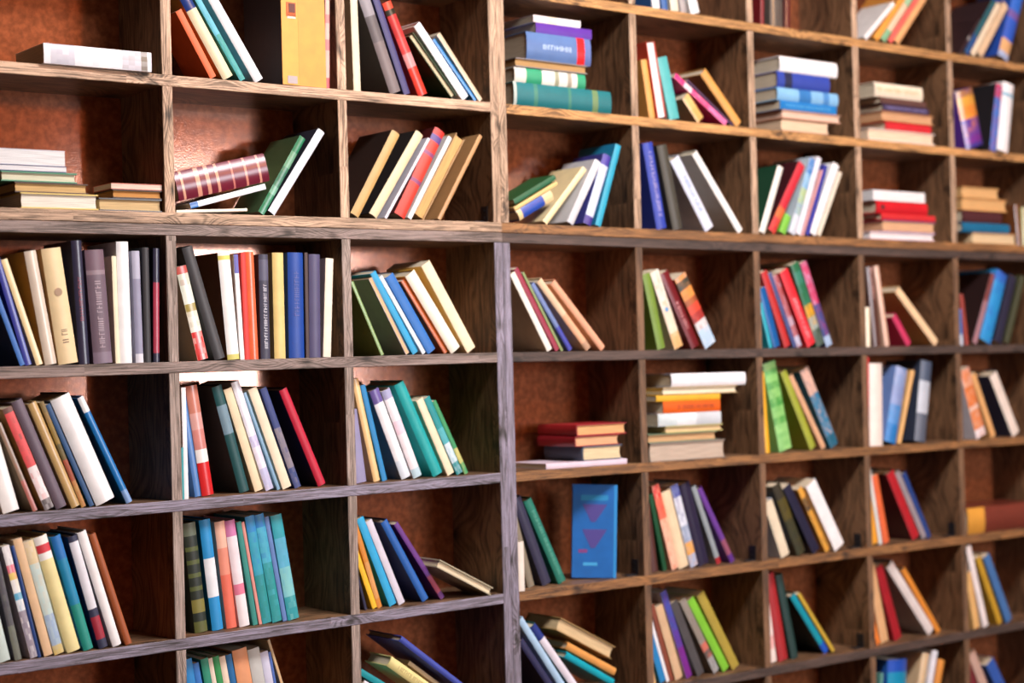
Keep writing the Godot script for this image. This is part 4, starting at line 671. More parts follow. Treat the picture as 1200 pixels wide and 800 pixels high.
func books_in_sixth_column() -> void:
	book("dark red slim book at row end beside grey-brown book", Vector3(0.8389, 2.2935, -0.0072), -0.0411, Vector3(0.0121, 0.2338, 0.1314), "spine", [115, 28, 33], [210, 195, 169], [[0, [115, 28, 33]]])
	book("grey-brown book with white label between dark red slim book and maroon slim book", Vector3(0.8756, 2.294, -0.0072), -0.0285, Vector3(0.0461, 0.2354, 0.1299), "spine", [88, 81, 75], [210, 195, 169], [[0, [88, 81, 75]], [0.5, [88, 81, 75]], [0.62, [221, 221, 221]], [0.85, [88, 81, 75]]], {"gloss": true})
	book("maroon slim book at row end beside grey-brown book", Vector3(0.9282, 2.2933, -0.0072), -0.0419, Vector3(0.0186, 0.2356, 0.127), "spine", [85, 37, 37], [210, 195, 169], [[0, [85, 37, 37]]], {"gloss": true})
	book("thick cream page block at the bottom of pile under pinkish cream book", Vector3(0.8993, 2.0648, -0.0036), -1.576, Vector3(0.0328, 0.1785, 0.116), "pages", [138, 83, 55], [219, 190, 158], [[0, [138, 83, 55]]])
	book("pinkish cream book in pile between mid-blue flat paperback and thick cream page block", Vector3(0.9033, 2.0865, -0.0036), -1.576, Vector3(0.0211, 0.2182, 0.1339), "pages", [189, 147, 124], [217, 184, 162], [[0, [189, 147, 124]]], {"gloss": true})
	book("mid-blue flat paperback in pile between pale blue book and pinkish cream book", Vector3(0.895, 2.1095, -0.0036), -1.576, Vector3(0.0225, 0.2111, 0.128), "spine", [29, 112, 178], [210, 195, 169], [[0, [29, 112, 178]]], {"title": [0.1, 0.9, [83, 156, 202]], "soft": true, "gloss": true})
	book("pale blue book with blue marks in pile between royal blue book and mid-blue flat paperback", Vector3(0.8871, 2.1421, -0.0036), -1.576, Vector3(0.032, 0.2271, 0.1271), "spine", [123, 173, 210], [210, 195, 169], [[0, [123, 173, 210]], [0.35, [55, 115, 175]], [0.55, [123, 173, 210]], [0.75, [74, 129, 184]], [0.85, [123, 173, 210]]], {"gloss": true})
	book("royal blue book with dark square in pile between white top-of-pile hardback and pale blue book", Vector3(0.8888, 2.1829, -0.0036), -1.576, Vector3(0.0404, 0.1943, 0.1251), "spine", [42, 63, 152], [210, 195, 169], [[0, [42, 63, 152]], [0.14, [28, 31, 64]], [0.28, [42, 63, 152]]])
	book("white top-of-pile hardback on top of pile above royal blue book", Vector3(0.8996, 2.2213, -0.0036), -1.576, Vector3(0.0379, 0.2147, 0.1259), "spine", [232, 230, 230], [210, 195, 169], [[0, [232, 230, 230]]])
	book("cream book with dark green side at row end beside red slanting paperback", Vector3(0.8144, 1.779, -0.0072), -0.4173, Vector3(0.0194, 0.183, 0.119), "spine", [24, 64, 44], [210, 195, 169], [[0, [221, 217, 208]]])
	book("red slanting paperback between cream book and short lime booklet", Vector3(0.8448, 1.7852, -0.0072), -0.5962, Vector3(0.0253, 0.2121, 0.132), "spine", [61, 20, 28], [210, 195, 169], [[0, [186, 31, 48]], [0.2, [202, 101, 46]], [0.35, [186, 31, 48]]], {"soft": true, "print": true})  # board red darkened to imitate the shaded gap on its left
	book("short lime booklet between red slanting paperback and blue-headed pale patterned paperback", Vector3(0.8847, 1.7808, -0.0072), -0.4708, Vector3(0.022, 0.0521, 0.0819), "spine", [112, 177, 57], [210, 195, 169], [[0, [112, 177, 57]]], {"soft": true})
	book("blue-headed pale patterned paperback between short lime booklet and tall lilac-white paperback", Vector3(0.9188, 1.7798, -0.0072), -0.4235, Vector3(0.0224, 0.212, 0.1267), "spine", [175, 189, 198], [210, 195, 169], [[0, [198, 202, 210]], [0.25, [138, 161, 175]], [0.4, [156, 175, 120]], [0.6, [138, 179, 207]], [0.8, [37, 110, 175]]], {"soft": true, "print": true})
	book("tall lilac-white paperback between blue-headed pale patterned paperback and thin rose booklet", Vector3(0.9456, 1.7774, -0.0072), -0.4094, Vector3(0.0173, 0.217, 0.1283), "spine", [210, 210, 219], [210, 195, 169], [[0, [210, 210, 219]]], {"soft": true})
	book("thin rose booklet between tall lilac-white paperback and ultramarine paperback", Vector3(0.9675, 1.7727, -0.0072), -0.4374, Vector3(0.0055, 0.1869, 0.1247), "spine", [207, 152, 152], [210, 195, 169], [[0, [207, 152, 152]]], {"soft": true, "gloss": true})
	book("ultramarine paperback between thin rose booklet and white slanting slim book", Vector3(0.9824, 1.7752, -0.0072), -0.4012, Vector3(0.0125, 0.1965, 0.1261), "spine", [48, 52, 140], [210, 195, 169], [[0, [48, 52, 140]]], {"soft": true, "gloss": true})
	book("white slanting slim book between ultramarine paperback and cream bulging booklet", Vector3(0.9986, 1.7808, -0.0072), -0.4936, Vector3(0.0225, 0.2077, 0.1277), "spine", [228, 228, 230], [210, 195, 169], [[0, [228, 228, 230]]], {"gloss": true})
	book("cream bulging booklet at row end beside white slanting slim book", Vector3(1.0249, 1.7755, -0.0072), -0.4969, Vector3(0.0113, 0.1892, 0.1233), "spine", [208, 199, 180], [210, 195, 169], [[0, [208, 199, 180]]], {"soft": true})
	book("thin cyan paperback at row end beside strong blue paperback", Vector3(0.8362, 1.4885, -0.0072), 0.2831, Vector3(0.0107, 0.1167, 0.0812), "spine", [29, 158, 177], [210, 195, 169], [[0, [29, 158, 177]]], {"soft": true, "gloss": true})
	book("strong blue paperback between thin cyan paperback and deep red paperback", Vector3(0.8517, 1.4884, -0.0072), 0.3157, Vector3(0.0239, 0.1542, 0.101), "spine", [20, 85, 149], [210, 195, 169], [[0, [20, 85, 149]]], {"soft": true, "gloss": true})
	book("deep red paperback between strong blue paperback and thin slate-blue paperback", Vector3(0.8914, 1.4882, -0.0072), 0.3959, Vector3(0.0223, 0.2022, 0.1325), "spine", [171, 29, 33], [210, 195, 169], [[0, [171, 29, 33]]], {"soft": true})
	book("thin slate-blue paperback between deep red paperback and brick red slim paperback", Vector3(0.9235, 1.4881, -0.0072), 0.4303, Vector3(0.0128, 0.2034, 0.1271), "spine", [66, 77, 124], [210, 195, 169], [[0, [66, 77, 124]]], {"soft": true, "gloss": true})
	book("brick red slim paperback between thin slate-blue paperback and bright red lettered paperback", Vector3(0.9382, 1.488, -0.0072), 0.4321, Vector3(0.0171, 0.1969, 0.1308), "spine", [158, 57, 57], [210, 195, 169], [[0, [175, 175, 198]], [0.15, [158, 57, 57]], [0.3, [175, 156, 175]], [0.42, [158, 57, 57]]], {"soft": true, "print": true})
	book("bright red lettered paperback between brick red slim paperback and green paperback", Vector3(0.9761, 1.4878, -0.0072), 0.4698, Vector3(0.0313, 0.2106, 0.1317), "spine", [208, 29, 44], [210, 195, 169], [[0, [208, 29, 44]]], {"title": [0.1, 0.65, [225, 156, 161]], "soft": true})
	book("green paperback with yellow patch between bright red lettered paperback and magenta-headed navy paperback", Vector3(1.0111, 1.4876, -0.0072), 0.4057, Vector3(0.0296, 0.2261, 0.1348), "spine", [39, 103, 68], [210, 195, 169], [[0, [55, 74, 60]], [0.2, [138, 152, 147]], [0.35, [207, 152, 41]], [0.5, [39, 103, 68]], [0.75, [55, 120, 101]], [0.9, [39, 103, 68]]], {"soft": true, "print": true, "gloss": true})
	book("magenta-headed navy paperback at row end beside green paperback", Vector3(1.0466, 1.4874, -0.0072), 0.4, Vector3(0.0239, 0.2309, 0.1261), "spine", [41, 46, 101], [210, 195, 169], [[0, [156, 179, 207]], [0.12, [42, 63, 121]], [0.5, [186, 31, 85]]], {"soft": true, "print": true})
	book("amber yellow paperback at row end beside light green paperback", Vector3(0.8388, 1.2275, -0.0315), 0.0642, Vector3(0.0138, 0.2028, 0.1294), "spine", [226, 167, 40], [210, 195, 169], [[0, [226, 167, 40]]], {"soft": true, "gloss": true})
	book("light green paperback with leaf print between amber yellow paperback and olive green paperback", Vector3(0.888, 1.2273, -0.0315), 0.2319, Vector3(0.0456, 0.2276, 0.1307), "spine", [131, 190, 105], [210, 195, 169], [[0, [138, 195, 115]], [0.3, [78, 152, 69]], [0.38, [131, 190, 105]], [0.5, [69, 147, 64]], [0.6, [131, 190, 105]], [0.7, [74, 147, 69]], [0.78, [131, 190, 105]], [0.86, [83, 156, 78]], [0.92, [138, 195, 115]]], {"soft": true, "print": true})
	book("olive green paperback between light green paperback and peach brown slim book", Vector3(1.0014, 1.2267, -0.0315), 0.4729, Vector3(0.0219, 0.2238, 0.1305), "spine", [144, 153, 44], [210, 195, 169], [[0, [144, 153, 44]]], {"soft": true})
	book("peach brown slim book between olive green paperback and petrol blue paperback", Vector3(1.0465, 1.2264, -0.0315), 0.5541, Vector3(0.0166, 0.221, 0.1264), "spine", [202, 158, 123], [210, 195, 169], [[0, [202, 158, 123]]], {"gloss": true})
	book("petrol blue paperback with pink head at row end beside peach brown slim book", Vector3(1.079, 1.2263, -0.0315), 0.4926, Vector3(0.0319, 0.2271, 0.134), "spine", [24, 103, 136], [210, 195, 169], [[0, [18, 83, 106]], [0.15, [28, 110, 147]], [0.68, [207, 166, 147]]], {"soft": true, "print": true})
	book("cream bluish-sided hardback at row end beside dark olive patterned hardback", Vector3(0.8604, 0.9664, -0.0072), 0.3869, Vector3(0.0316, 0.1506, 0.1019), "spine", [184, 195, 213], [210, 195, 169], [[0, [217, 204, 177]]], {"gloss": true})
	book("dark olive patterned hardback between cream bluish-sided hardback and blue-black paperback", Vector3(0.9193, 0.9661, -0.0072), 0.4466, Vector3(0.0307, 0.1972, 0.127), "spine", [53, 50, 39], [210, 195, 169], [[0, [53, 55, 41]], [0.5, [83, 75, 37]], [0.8, [53, 50, 39]]], {"print": true, "gloss": true})
	book("blue-black paperback between dark olive patterned hardback and orange edged paperback", Vector3(0.9738, 0.9658, -0.0072), 0.5375, Vector3(0.0275, 0.1997, 0.1293), "spine", [35, 37, 57], [210, 195, 169], [[0, [35, 37, 57]]], {"soft": true, "gloss": true})
	book("orange edged paperback between blue-black paperback and white bent paperback", Vector3(1.0208, 0.9656, -0.0072), 0.5314, Vector3(0.0168, 0.1927, 0.1242), "spine", [208, 149, 50], [210, 195, 169], [[0, [208, 149, 50]], [0.65, [55, 46, 37]], [0.85, [208, 149, 50]]], {"soft": true, "print": true})
	book("white bent paperback at row end beside orange edged paperback", Vector3(1.0563, 0.9654, -0.0072), 0.537, Vector3(0.0395, 0.1986, 0.1284), "spine", [228, 226, 226], [210, 195, 169], [[0, [228, 226, 226]]], {"soft": true, "gloss": true})
	book("white and rose paperback at row end beside carmine hardback", Vector3(0.8264, 0.7056, -0.0315), 0.1385, Vector3(0.0301, 0.1657, 0.1051), "spine", [223, 204, 195], [210, 195, 169], [[0, [225, 221, 212]], [0.2, [216, 156, 152]], [0.4, [225, 212, 207]], [0.7, [221, 193, 184]]], {"soft": true, "print": true})
	book("carmine hardback between white and rose paperback and dark spruce hardback", Vector3(0.8664, 0.7054, -0.0315), 0.1926, Vector3(0.0337, 0.2244, 0.1272), "spine", [155, 29, 35], [210, 195, 169], [[0, [155, 29, 35]]])
	book("dark spruce hardback between carmine hardback and turquoise slanting book", Vector3(0.9128, 0.7051, -0.0315), 0.2289, Vector3(0.0246, 0.2202, 0.1294), "spine", [24, 53, 50], [210, 195, 169], [[0, [24, 53, 50]]])
	book("turquoise slanting book with blue foot between dark spruce hardback and thin mustard slanting book", Vector3(1.0337, 0.7045, -0.0315), 0.6558, Vector3(0.0181, 0.1976, 0.1258), "spine", [28, 39, 44], [210, 195, 169], [[0, [32, 83, 184]], [0.15, [20, 140, 158]]], {"gloss": true})  # blackish boards paint in the shade beside the turquoise spine
	book("thin mustard slanting book at row end beside turquoise slanting book", Vector3(1.0629, 0.7043, -0.0315), 0.6596, Vector3(0.0104, 0.2031, 0.1266), "spine", [186, 155, 50], [210, 195, 169], [[0, [186, 155, 50]]])

func books_in_seventh_column() -> void:
	book("white sharply slanting book at row end beside golden orange slanting book", Vector3(1.2277, 2.3006, -0.0072), -0.8537, Vector3(0.0126, 0.1621, 0.1096), "spine", [230, 228, 226], [210, 195, 169], [[0, [230, 228, 226]]])
	book("golden orange slanting book between white sharply slanting book and mint and peach slanting book", Vector3(1.2689, 2.3036, -0.0072), -0.7661, Vector3(0.0184, 0.2011, 0.1336), "spine", [217, 149, 68], [210, 195, 169], [[0, [217, 149, 68]]], {"gloss": true})
	book("mint and peach slanting book between golden orange slanting book and coral slanting book", Vector3(1.2975, 2.3044, -0.0072), -0.7579, Vector3(0.02, 0.2048, 0.1257), "spine", [198, 184, 156], [210, 195, 169], [[0, [120, 166, 129]], [0.2, [219, 184, 156]], [0.7, [147, 184, 147]]])
	book("coral slanting book between mint and peach slanting book and peach slanting book", Vector3(1.3275, 2.3004, -0.0072), -0.7501, Vector3(0.0145, 0.2085, 0.1301), "spine", [217, 96, 85], [210, 195, 169], [[0, [217, 96, 85]]])
	book("peach slanting book at row end beside coral slanting book", Vector3(1.3527, 2.3043, -0.0072), -0.7441, Vector3(0.0206, 0.2115, 0.1291), "spine", [212, 158, 105], [210, 195, 169], [[0, [212, 158, 105]]])
	book("large cream page block at the bottom of pile under scarlet flat book", Vector3(1.2259, 2.0606, 0), -1.576, Vector3(0.0303, 0.2721, 0.1324), "pages", [221, 207, 198], [230, 202, 173], [[0, [221, 207, 198]]])
	book("scarlet flat book in pile between tan flat book and large cream page block", Vector3(1.3021, 2.0843, -0.0054), -1.576, Vector3(0.0234, 0.1891, 0.1224), "spine", [190, 33, 39], [210, 195, 169], [[0, [190, 33, 39]]])
	book("tan flat book in pile between indigo speckled flat book and scarlet flat book", Vector3(1.2894, 2.1106, -0.0054), -1.576, Vector3(0.0257, 0.2141, 0.1334), "pages", [184, 129, 87], [202, 155, 114], [[0, [184, 129, 87]]], {"gloss": true})
	book("indigo speckled flat book in pile between dark brown flat book and tan flat book", Vector3(1.2938, 2.1302, -0.0054), -1.576, Vector3(0.0191, 0.1887, 0.1204), "spine", [57, 48, 77], [210, 195, 169], [[0, [57, 48, 77]]], {"title": [0.05, 0.95, [138, 129, 175]], "gloss": true})
	book("dark brown flat book in pile between cream flat book and indigo speckled flat book", Vector3(1.2842, 2.1476, -0.0054), -1.576, Vector3(0.0169, 0.1882, 0.1198), "spine", [88, 57, 52], [210, 195, 169], [[0, [88, 57, 52]]])
	book("cream flat book with tan stripe on top of pile above dark brown flat book", Vector3(1.2618, 2.1854, -0.0054), -1.576, Vector3(0.0372, 0.1979, 0.1329), "spine", [226, 213, 191], [210, 195, 169], [[0, [226, 213, 191]]], {"title": [0.05, 0.95, [198, 152, 83]], "gloss": true})
	book("white bottom page block at the bottom of pile under purple-covered tan pages", Vector3(1.2206, 1.7894, 0), -1.576, Vector3(0.0201, 0.2642, 0.1268), "pages", [216, 189, 198], [228, 221, 221], [[0, [216, 189, 198]]], {"gloss": true})
	book("purple-covered tan pages in pile between slim red flat book and white bottom page block", Vector3(1.2776, 1.8205, -0.0036), -1.576, Vector3(0.0307, 0.2169, 0.1279), "pages", [87, 64, 129], [208, 162, 123], [[0, [87, 64, 129]]], {"gloss": true})
	book("slim red flat book in pile between thick red book and purple-covered tan pages", Vector3(1.2715, 1.8384, -0.0036), -1.576, Vector3(0.0173, 0.2238, 0.1296), "spine", [191, 35, 40], [210, 195, 169], [[0, [191, 35, 40]]])
	book("thick red book with dark spot in pile under white dog-eared paperback", Vector3(1.2524, 1.8715, -0.0036), -1.576, Vector3(0.0326, 0.2117, 0.1279), "spine", [190, 33, 39], [210, 195, 169], [[0, [190, 33, 39]]], {"emblem": [0.12, [37, 23, 28]], "gloss": true})
	book("white dog-eared paperback on top of pile above thick red book", Vector3(1.24, 1.8991, -0.0036), -1.576, Vector3(0.0271, 0.2146, 0.1322), "pages", [221, 221, 224], [230, 228, 228], [[0, [221, 221, 224]]], {"soft": true, "gloss": true})
	book("short cream slip book at row end beside chocolate brown lettered book", Vector3(1.202, 1.4867, -0.0072), -0.0119, Vector3(0.0169, 0.1033, 0.0802), "spine", [221, 208, 180], [210, 195, 169], [[0, [221, 208, 180]]], {"gloss": true})
	book("chocolate brown lettered book between short cream slip book and rosy beige slim book", Vector3(1.2325, 1.4865, -0.0072), 0.1016, Vector3(0.032, 0.2095, 0.1291), "spine", [64, 39, 35], [210, 195, 169], [[0, [79, 48, 42]]], {"title": [0.6, 0.97, [189, 147, 138]], "gloss": true})
	book("rosy beige slim book between chocolate brown lettered book and short magenta book", Vector3(1.2785, 1.4862, -0.0072), 0.1646, Vector3(0.0171, 0.2142, 0.1295), "spine", [208, 169, 147], [210, 195, 169], [[0, [208, 169, 147]]], {"gloss": true})
	book("short magenta book between rosy beige slim book and cream sharply slanting book", Vector3(1.368, 1.4858, -0.0072), 0.6599, Vector3(0.0196, 0.0973, 0.0835), "spine", [186, 40, 86], [210, 195, 169], [[0, [186, 40, 86]]])
	book("cream sharply slanting book at row end beside short magenta book", Vector3(1.4829, 1.4852, -0.0072), 0.8252, Vector3(0.0224, 0.2144, 0.134), "spine", [189, 147, 92], [210, 195, 169], [[0, [223, 190, 149]]])
	book("thin scarlet booklet at row end beside blush white hardback", Vector3(1.1941, 1.2258, -0.0072), -0.0446, Vector3(0.0045, 0.2352, 0.1327), "spine", [199, 33, 37], [210, 195, 169], [[0, [199, 33, 37]]], {"soft": true})
	book("blush white hardback between thin scarlet booklet and blue sky-patterned book", Vector3(1.2072, 1.2268, -0.0072), -0.0291, Vector3(0.0513, 0.2169, 0.1297), "spine", [223, 210, 201], [210, 195, 169], [[0, [223, 210, 201]]])
	book("blue sky-patterned book between blush white hardback and thin tan slanting book", Vector3(1.2653, 1.2382, -0.0072), -0.2846, Vector3(0.0467, 0.2049, 0.1317), "spine", [101, 129, 184], [210, 195, 169], [[0, [23, 110, 179]], [0.25, [55, 129, 193]], [0.5, [120, 138, 184]], [0.75, [138, 152, 189]]], {"print": true})
	book("thin tan slanting book between blue sky-patterned book and blue-grey book", Vector3(1.3173, 1.2292, -0.0072), -0.3257, Vector3(0.0133, 0.2039, 0.1324), "spine", [204, 158, 96], [210, 195, 169], [[0, [204, 158, 96]]])
	book("blue-grey book with white label at row end beside thin tan slanting book", Vector3(1.3878, 1.2325, -0.0072), -0.1775, Vector3(0.0459, 0.219, 0.1281), "spine", [46, 55, 74], [210, 195, 169], [[0, [83, 90, 106]], [0.35, [175, 182, 193]], [0.75, [68, 81, 101]]])
	book("golden yellow paperback at row end beside very thin white book", Vector3(1.221, 0.9645, -0.0315), 0.1943, Vector3(0.0337, 0.1395, 0.0908), "spine", [223, 155, 50], [210, 195, 169], [[0, [223, 155, 50]]], {"soft": true, "gloss": true})
	book("very thin white book between golden yellow paperback and orange-red paperback", Vector3(1.2587, 0.9643, -0.0315), 0.1894, Vector3(0.0117, 0.2062, 0.1262), "spine", [207, 210, 207], [210, 195, 169], [[0, [207, 210, 207]]], {"gloss": true})
	book("orange-red paperback between very thin white book and crimson hardback", Vector3(1.2759, 0.9642, -0.0315), 0.2168, Vector3(0.0238, 0.1857, 0.1198), "spine", [208, 94, 48], [210, 195, 169], [[0, [208, 94, 48]]], {"soft": true})
	book("crimson hardback with maroon side between orange-red paperback and grey slim hardback", Vector3(1.3989, 0.9636, -0.0315), 0.5045, Vector3(0.0307, 0.2087, 0.1282), "spine", [72, 33, 42], [210, 195, 169], [[0, [167, 29, 39]]], {"gloss": true})
	book("grey slim hardback between crimson hardback and navy slim hardback", Vector3(1.4387, 0.9634, -0.0315), 0.5227, Vector3(0.0186, 0.2113, 0.1328), "spine", [140, 131, 136], [210, 195, 169], [[0, [140, 131, 136]]])
	book("navy slim hardback at row end beside grey slim hardback", Vector3(1.4602, 0.9633, -0.0315), 0.5057, Vector3(0.016, 0.2048, 0.1258), "spine", [35, 63, 124], [210, 195, 169], [[0, [35, 63, 124]]], {"gloss": true})
	book("thin orange paperback at row end beside tan and peach paperback", Vector3(1.2366, 0.7034, -0.0315), 0.3061, Vector3(0.0132, 0.1412, 0.0901), "spine", [226, 123, 40], [210, 195, 169], [[0, [226, 123, 40]]], {"soft": true})
	book("tan and peach paperback between thin orange paperback and wine red paperback", Vector3(1.2538, 0.7034, -0.0315), 0.231, Vector3(0.0309, 0.213, 0.1337), "spine", [204, 160, 114], [210, 195, 169], [[0, [204, 160, 114]]], {"soft": true})
	book("wine red paperback between tan and peach paperback and thick pearl-white hardback", Vector3(1.3092, 0.7031, -0.0315), 0.3389, Vector3(0.03, 0.212, 0.1313), "spine", [151, 29, 42], [210, 195, 169], [[0, [151, 29, 42]]], {"soft": true, "gloss": true})
	book("thick pearl-white hardback between wine red paperback and orange slim hardback", Vector3(1.4515, 0.7023, -0.0315), 0.6929, Vector3(0.0291, 0.2578, 0.1296), "spine", [156, 152, 155], [210, 195, 169], [[0, [210, 201, 197]]])
	book("orange slim hardback at row end beside thick pearl-white hardback", Vector3(1.4887, 0.7021, -0.0315), 0.6589, Vector3(0.0175, 0.2325, 0.1287), "spine", [208, 132, 50], [210, 195, 169], [[0, [208, 132, 50]]], {"gloss": true})
	book("cream and teal book at row end beside blue and cyan wide book", Vector3(1.1941, 0.4442, -0.0072), -0.1335, Vector3(0.0119, 0.1912, 0.1262), "spine", [83, 138, 129], [210, 195, 169], [[0, [83, 138, 129]]])
	book("blue and cyan wide book between cream and teal book and biscuit slanting book", Vector3(1.2367, 0.4479, -0.0072), -0.0772, Vector3(0.0766, 0.2156, 0.1324), "spine", [39, 92, 179], [210, 195, 169], [[0, [28, 138, 175]], [0.85, [37, 78, 175]]], {"gloss": true})
	book("biscuit slanting book between blue and cyan wide book and white slanting slim paperback", Vector3(1.3338, 0.4495, -0.0072), -0.2857, Vector3(0.0273, 0.2243, 0.1306), "spine", [202, 175, 138], [210, 195, 169], [[0, [202, 175, 138]]], {"gloss": true})
	book("white slanting slim paperback between biscuit slanting book and orange slanting slim paperback", Vector3(1.3692, 0.4477, -0.0072), -0.2988, Vector3(0.0206, 0.2297, 0.1323), "spine", [212, 213, 221], [210, 195, 169], [[0, [212, 213, 221]]], {"soft": true})
	book("orange slanting slim paperback at row end beside white slanting slim paperback", Vector3(1.3977, 0.449, -0.0072), -0.3187, Vector3(0.0241, 0.2015, 0.1344), "spine", [208, 138, 59], [210, 195, 169], [[0, [208, 138, 59]]], {"soft": true})

func books_in_eighth_column() -> void:
	book("blackish slanting book with white line at row end beside teal slanting paperback", Vector3(1.6251, 2.2947, -0.0072), -0.7422, Vector3(0.0085, 0.1434, 0.0915), "spine", [55, 40, 46], [210, 195, 169], [[0, [55, 40, 46]], [0.4, [138, 138, 138]], [0.5, [55, 40, 46]]], {"gloss": true})
	book("teal slanting paperback between blackish slanting book and cream slanting paperback", Vector3(1.6503, 2.3019, -0.0072), -0.7008, Vector3(0.0202, 0.21, 0.1342), "spine", [57, 40, 44], [210, 195, 169], [[0, [32, 69, 129]], [0.35, [28, 87, 87]]], {"soft": true, "print": true})  # shade of the left cover is put into this dark board colour
	book("cream slanting paperback between teal slanting paperback and biscuit wide paperback", Vector3(1.6783, 2.2999, -0.0072), -0.6886, Vector3(0.0177, 0.2019, 0.1297), "spine", [221, 204, 175], [210, 195, 169], [[0, [221, 204, 175]]], {"soft": true})
	book("biscuit wide paperback between cream slanting paperback and blue book", Vector3(1.7091, 2.3036, -0.0072), -0.689, Vector3(0.0237, 0.2035, 0.1328), "spine", [208, 180, 147], [210, 195, 169], [[0, [208, 180, 147]]], {"soft": true})
	book("blue book with tan foot at row end beside biscuit wide paperback", Vector3(1.8068, 2.3069, -0.0072), -0.4177, Vector3(0.047, 0.2336, 0.1306), "spine", [40, 85, 186], [210, 195, 169], [[0, [156, 170, 202]], [0.08, [207, 161, 110]], [0.25, [40, 85, 186]], [0.55, [110, 83, 156]], [0.65, [40, 101, 198]]])
	book("purple and orange cover book at row end beside blue paperback", Vector3(1.6504, 2.0279, -0.0072), 0.2602, Vector3(0.0776, 0.1619, 0.107), "spine", [92, 55, 147], [210, 195, 169], [[0, [64, 55, 138]], [0.08, [120, 46, 138]], [0.2, [87, 55, 147]], [0.5, [216, 129, 55]], [0.72, [225, 166, 64]], [0.88, [175, 120, 64]]], {"print": true, "gloss": true})
	book("blue paperback with red head between purple and orange cover book and white upright-leaning hardback", Vector3(1.7506, 2.0336, -0.0072), -0.2112, Vector3(0.0305, 0.1947, 0.1307), "spine", [31, 29, 37], [210, 195, 169], [[0, [46, 110, 189]], [0.8, [184, 55, 83]]], {"soft": true, "print": true})  # boards made dark in place of blue, as painted shade
	book("white upright-leaning hardback at row end beside blue paperback", Vector3(1.7899, 2.0364, -0.0072), -0.1891, Vector3(0.0504, 0.1994, 0.126), "spine", [230, 230, 232], [210, 195, 169], [[0, [230, 230, 232]], [0.8, [138, 184, 207]], [0.86, [230, 230, 232]]])
	book("cream-paged bottom book at the bottom of pile under petrol blue flat book", Vector3(1.6573, 1.7977, -0.0036), -1.576, Vector3(0.0307, 0.1999, 0.1259), "pages", [175, 129, 74], [213, 188, 147], [[0, [175, 129, 74]]])
	book("petrol blue flat book in pile between dark maroon flat book and cream-paged bottom book", Vector3(1.6131, 1.8249, -0.0036), -1.576, Vector3(0.0266, 0.2135, 0.1301), "spine", [11, 94, 132], [210, 195, 169], [[0, [11, 94, 132]]])
	book("dark maroon flat book in pile between tan lower page block and petrol blue flat book", Vector3(1.6147, 1.8579, -0.0036), -1.576, Vector3(0.0326, 0.1779, 0.1158), "spine", [74, 40, 46], [210, 195, 169], [[0, [74, 40, 46]]], {"gloss": true})
	book("tan lower page block in pile between tan upper page block and dark maroon flat book", Vector3(1.6164, 1.8934, -0.0036), -1.576, Vector3(0.0349, 0.2018, 0.1282), "pages", [189, 138, 83], [210, 164, 105], [[0, [189, 138, 83]]], {"gloss": true})
	book("tan upper page block on top of pile above tan lower page block", Vector3(1.6179, 1.9242, -0.0036), -1.576, Vector3(0.0303, 0.1662, 0.1095), "pages", [189, 143, 87], [212, 167, 110], [[0, [189, 143, 87]]])
	book("brown slim upright book at row end beside olive upright book", Vector3(1.8725, 1.7657, -0.0072), 0.0883, Vector3(0.0201, 0.1163, 0.0835), "spine", [110, 64, 37], [210, 195, 169], [[0, [110, 64, 37]]], {"gloss": true})
	book("olive upright book at row end beside brown slim upright book", Vector3(1.8967, 1.766, -0.0072), -0.0138, Vector3(0.0488, 0.11, 0.0811), "spine", [155, 145, 77], [210, 195, 169], [[0, [155, 145, 77]]], {"gloss": true})
	book("short blue and white book at row end beside brown-red slim paperback", Vector3(1.5939, 1.4846, -0.0072), 0.0268, Vector3(0.011, 0.1002, 0.0849), "spine", [87, 129, 184], [210, 195, 169], [[0, [184, 198, 216]], [0.3, [55, 101, 170]]])
	book("brown-red slim paperback between short blue and white book and dusky pink-brown paperback", Vector3(1.6165, 1.4845, -0.0072), 0.1389, Vector3(0.015, 0.1417, 0.0953), "spine", [140, 53, 44], [210, 195, 169], [[0, [140, 53, 44]]], {"soft": true})
	book("dusky pink-brown paperback between brown-red slim paperback and bright cyan-blue paperback", Vector3(1.6469, 1.4931, -0.0072), -0.453, Vector3(0.0203, 0.2155, 0.1293), "spine", [44, 29, 31], [210, 195, 169], [[0, [156, 120, 129]], [0.6, [110, 55, 51]]], {"soft": true, "print": true, "gloss": true})  # dark brown boards imitate a shaded left cover
	book("bright cyan-blue paperback between dusky pink-brown paperback and dark navy slanting paperback", Vector3(1.6815, 1.5041, -0.0072), -0.4224, Vector3(0.0494, 0.2129, 0.1334), "spine", [29, 131, 195], [210, 195, 169], [[0, [29, 138, 198]], [0.85, [41, 83, 175]]], {"soft": true, "print": true})
	book("dark navy slanting paperback between bright cyan-blue paperback and dark olive slim paperback", Vector3(1.7472, 1.4964, -0.0072), -0.4045, Vector3(0.0325, 0.2044, 0.1259), "spine", [40, 40, 61], [210, 195, 169], [[0, [40, 40, 61]]], {"soft": true, "gloss": true})
	book("dark olive slim paperback at row end beside dark navy slanting paperback", Vector3(1.7944, 1.4924, -0.0072), -0.4254, Vector3(0.0217, 0.2071, 0.1265), "spine", [59, 63, 40], [210, 195, 169], [[0, [59, 63, 40]]], {"soft": true})
	book("orange patterned paperback with white foot at row end beside beige slim paperback", Vector3(1.6532, 1.2233, -0.0072), 0.341, Vector3(0.0431, 0.1992, 0.1341), "spine", [216, 212, 219], [210, 195, 169], [[0, [221, 213, 216]], [0.12, [208, 121, 68]], [0.4, [216, 184, 166]], [0.46, [208, 115, 60]], [0.75, [216, 166, 138]], [0.82, [208, 124, 74]]], {"soft": true, "print": true, "gloss": true})
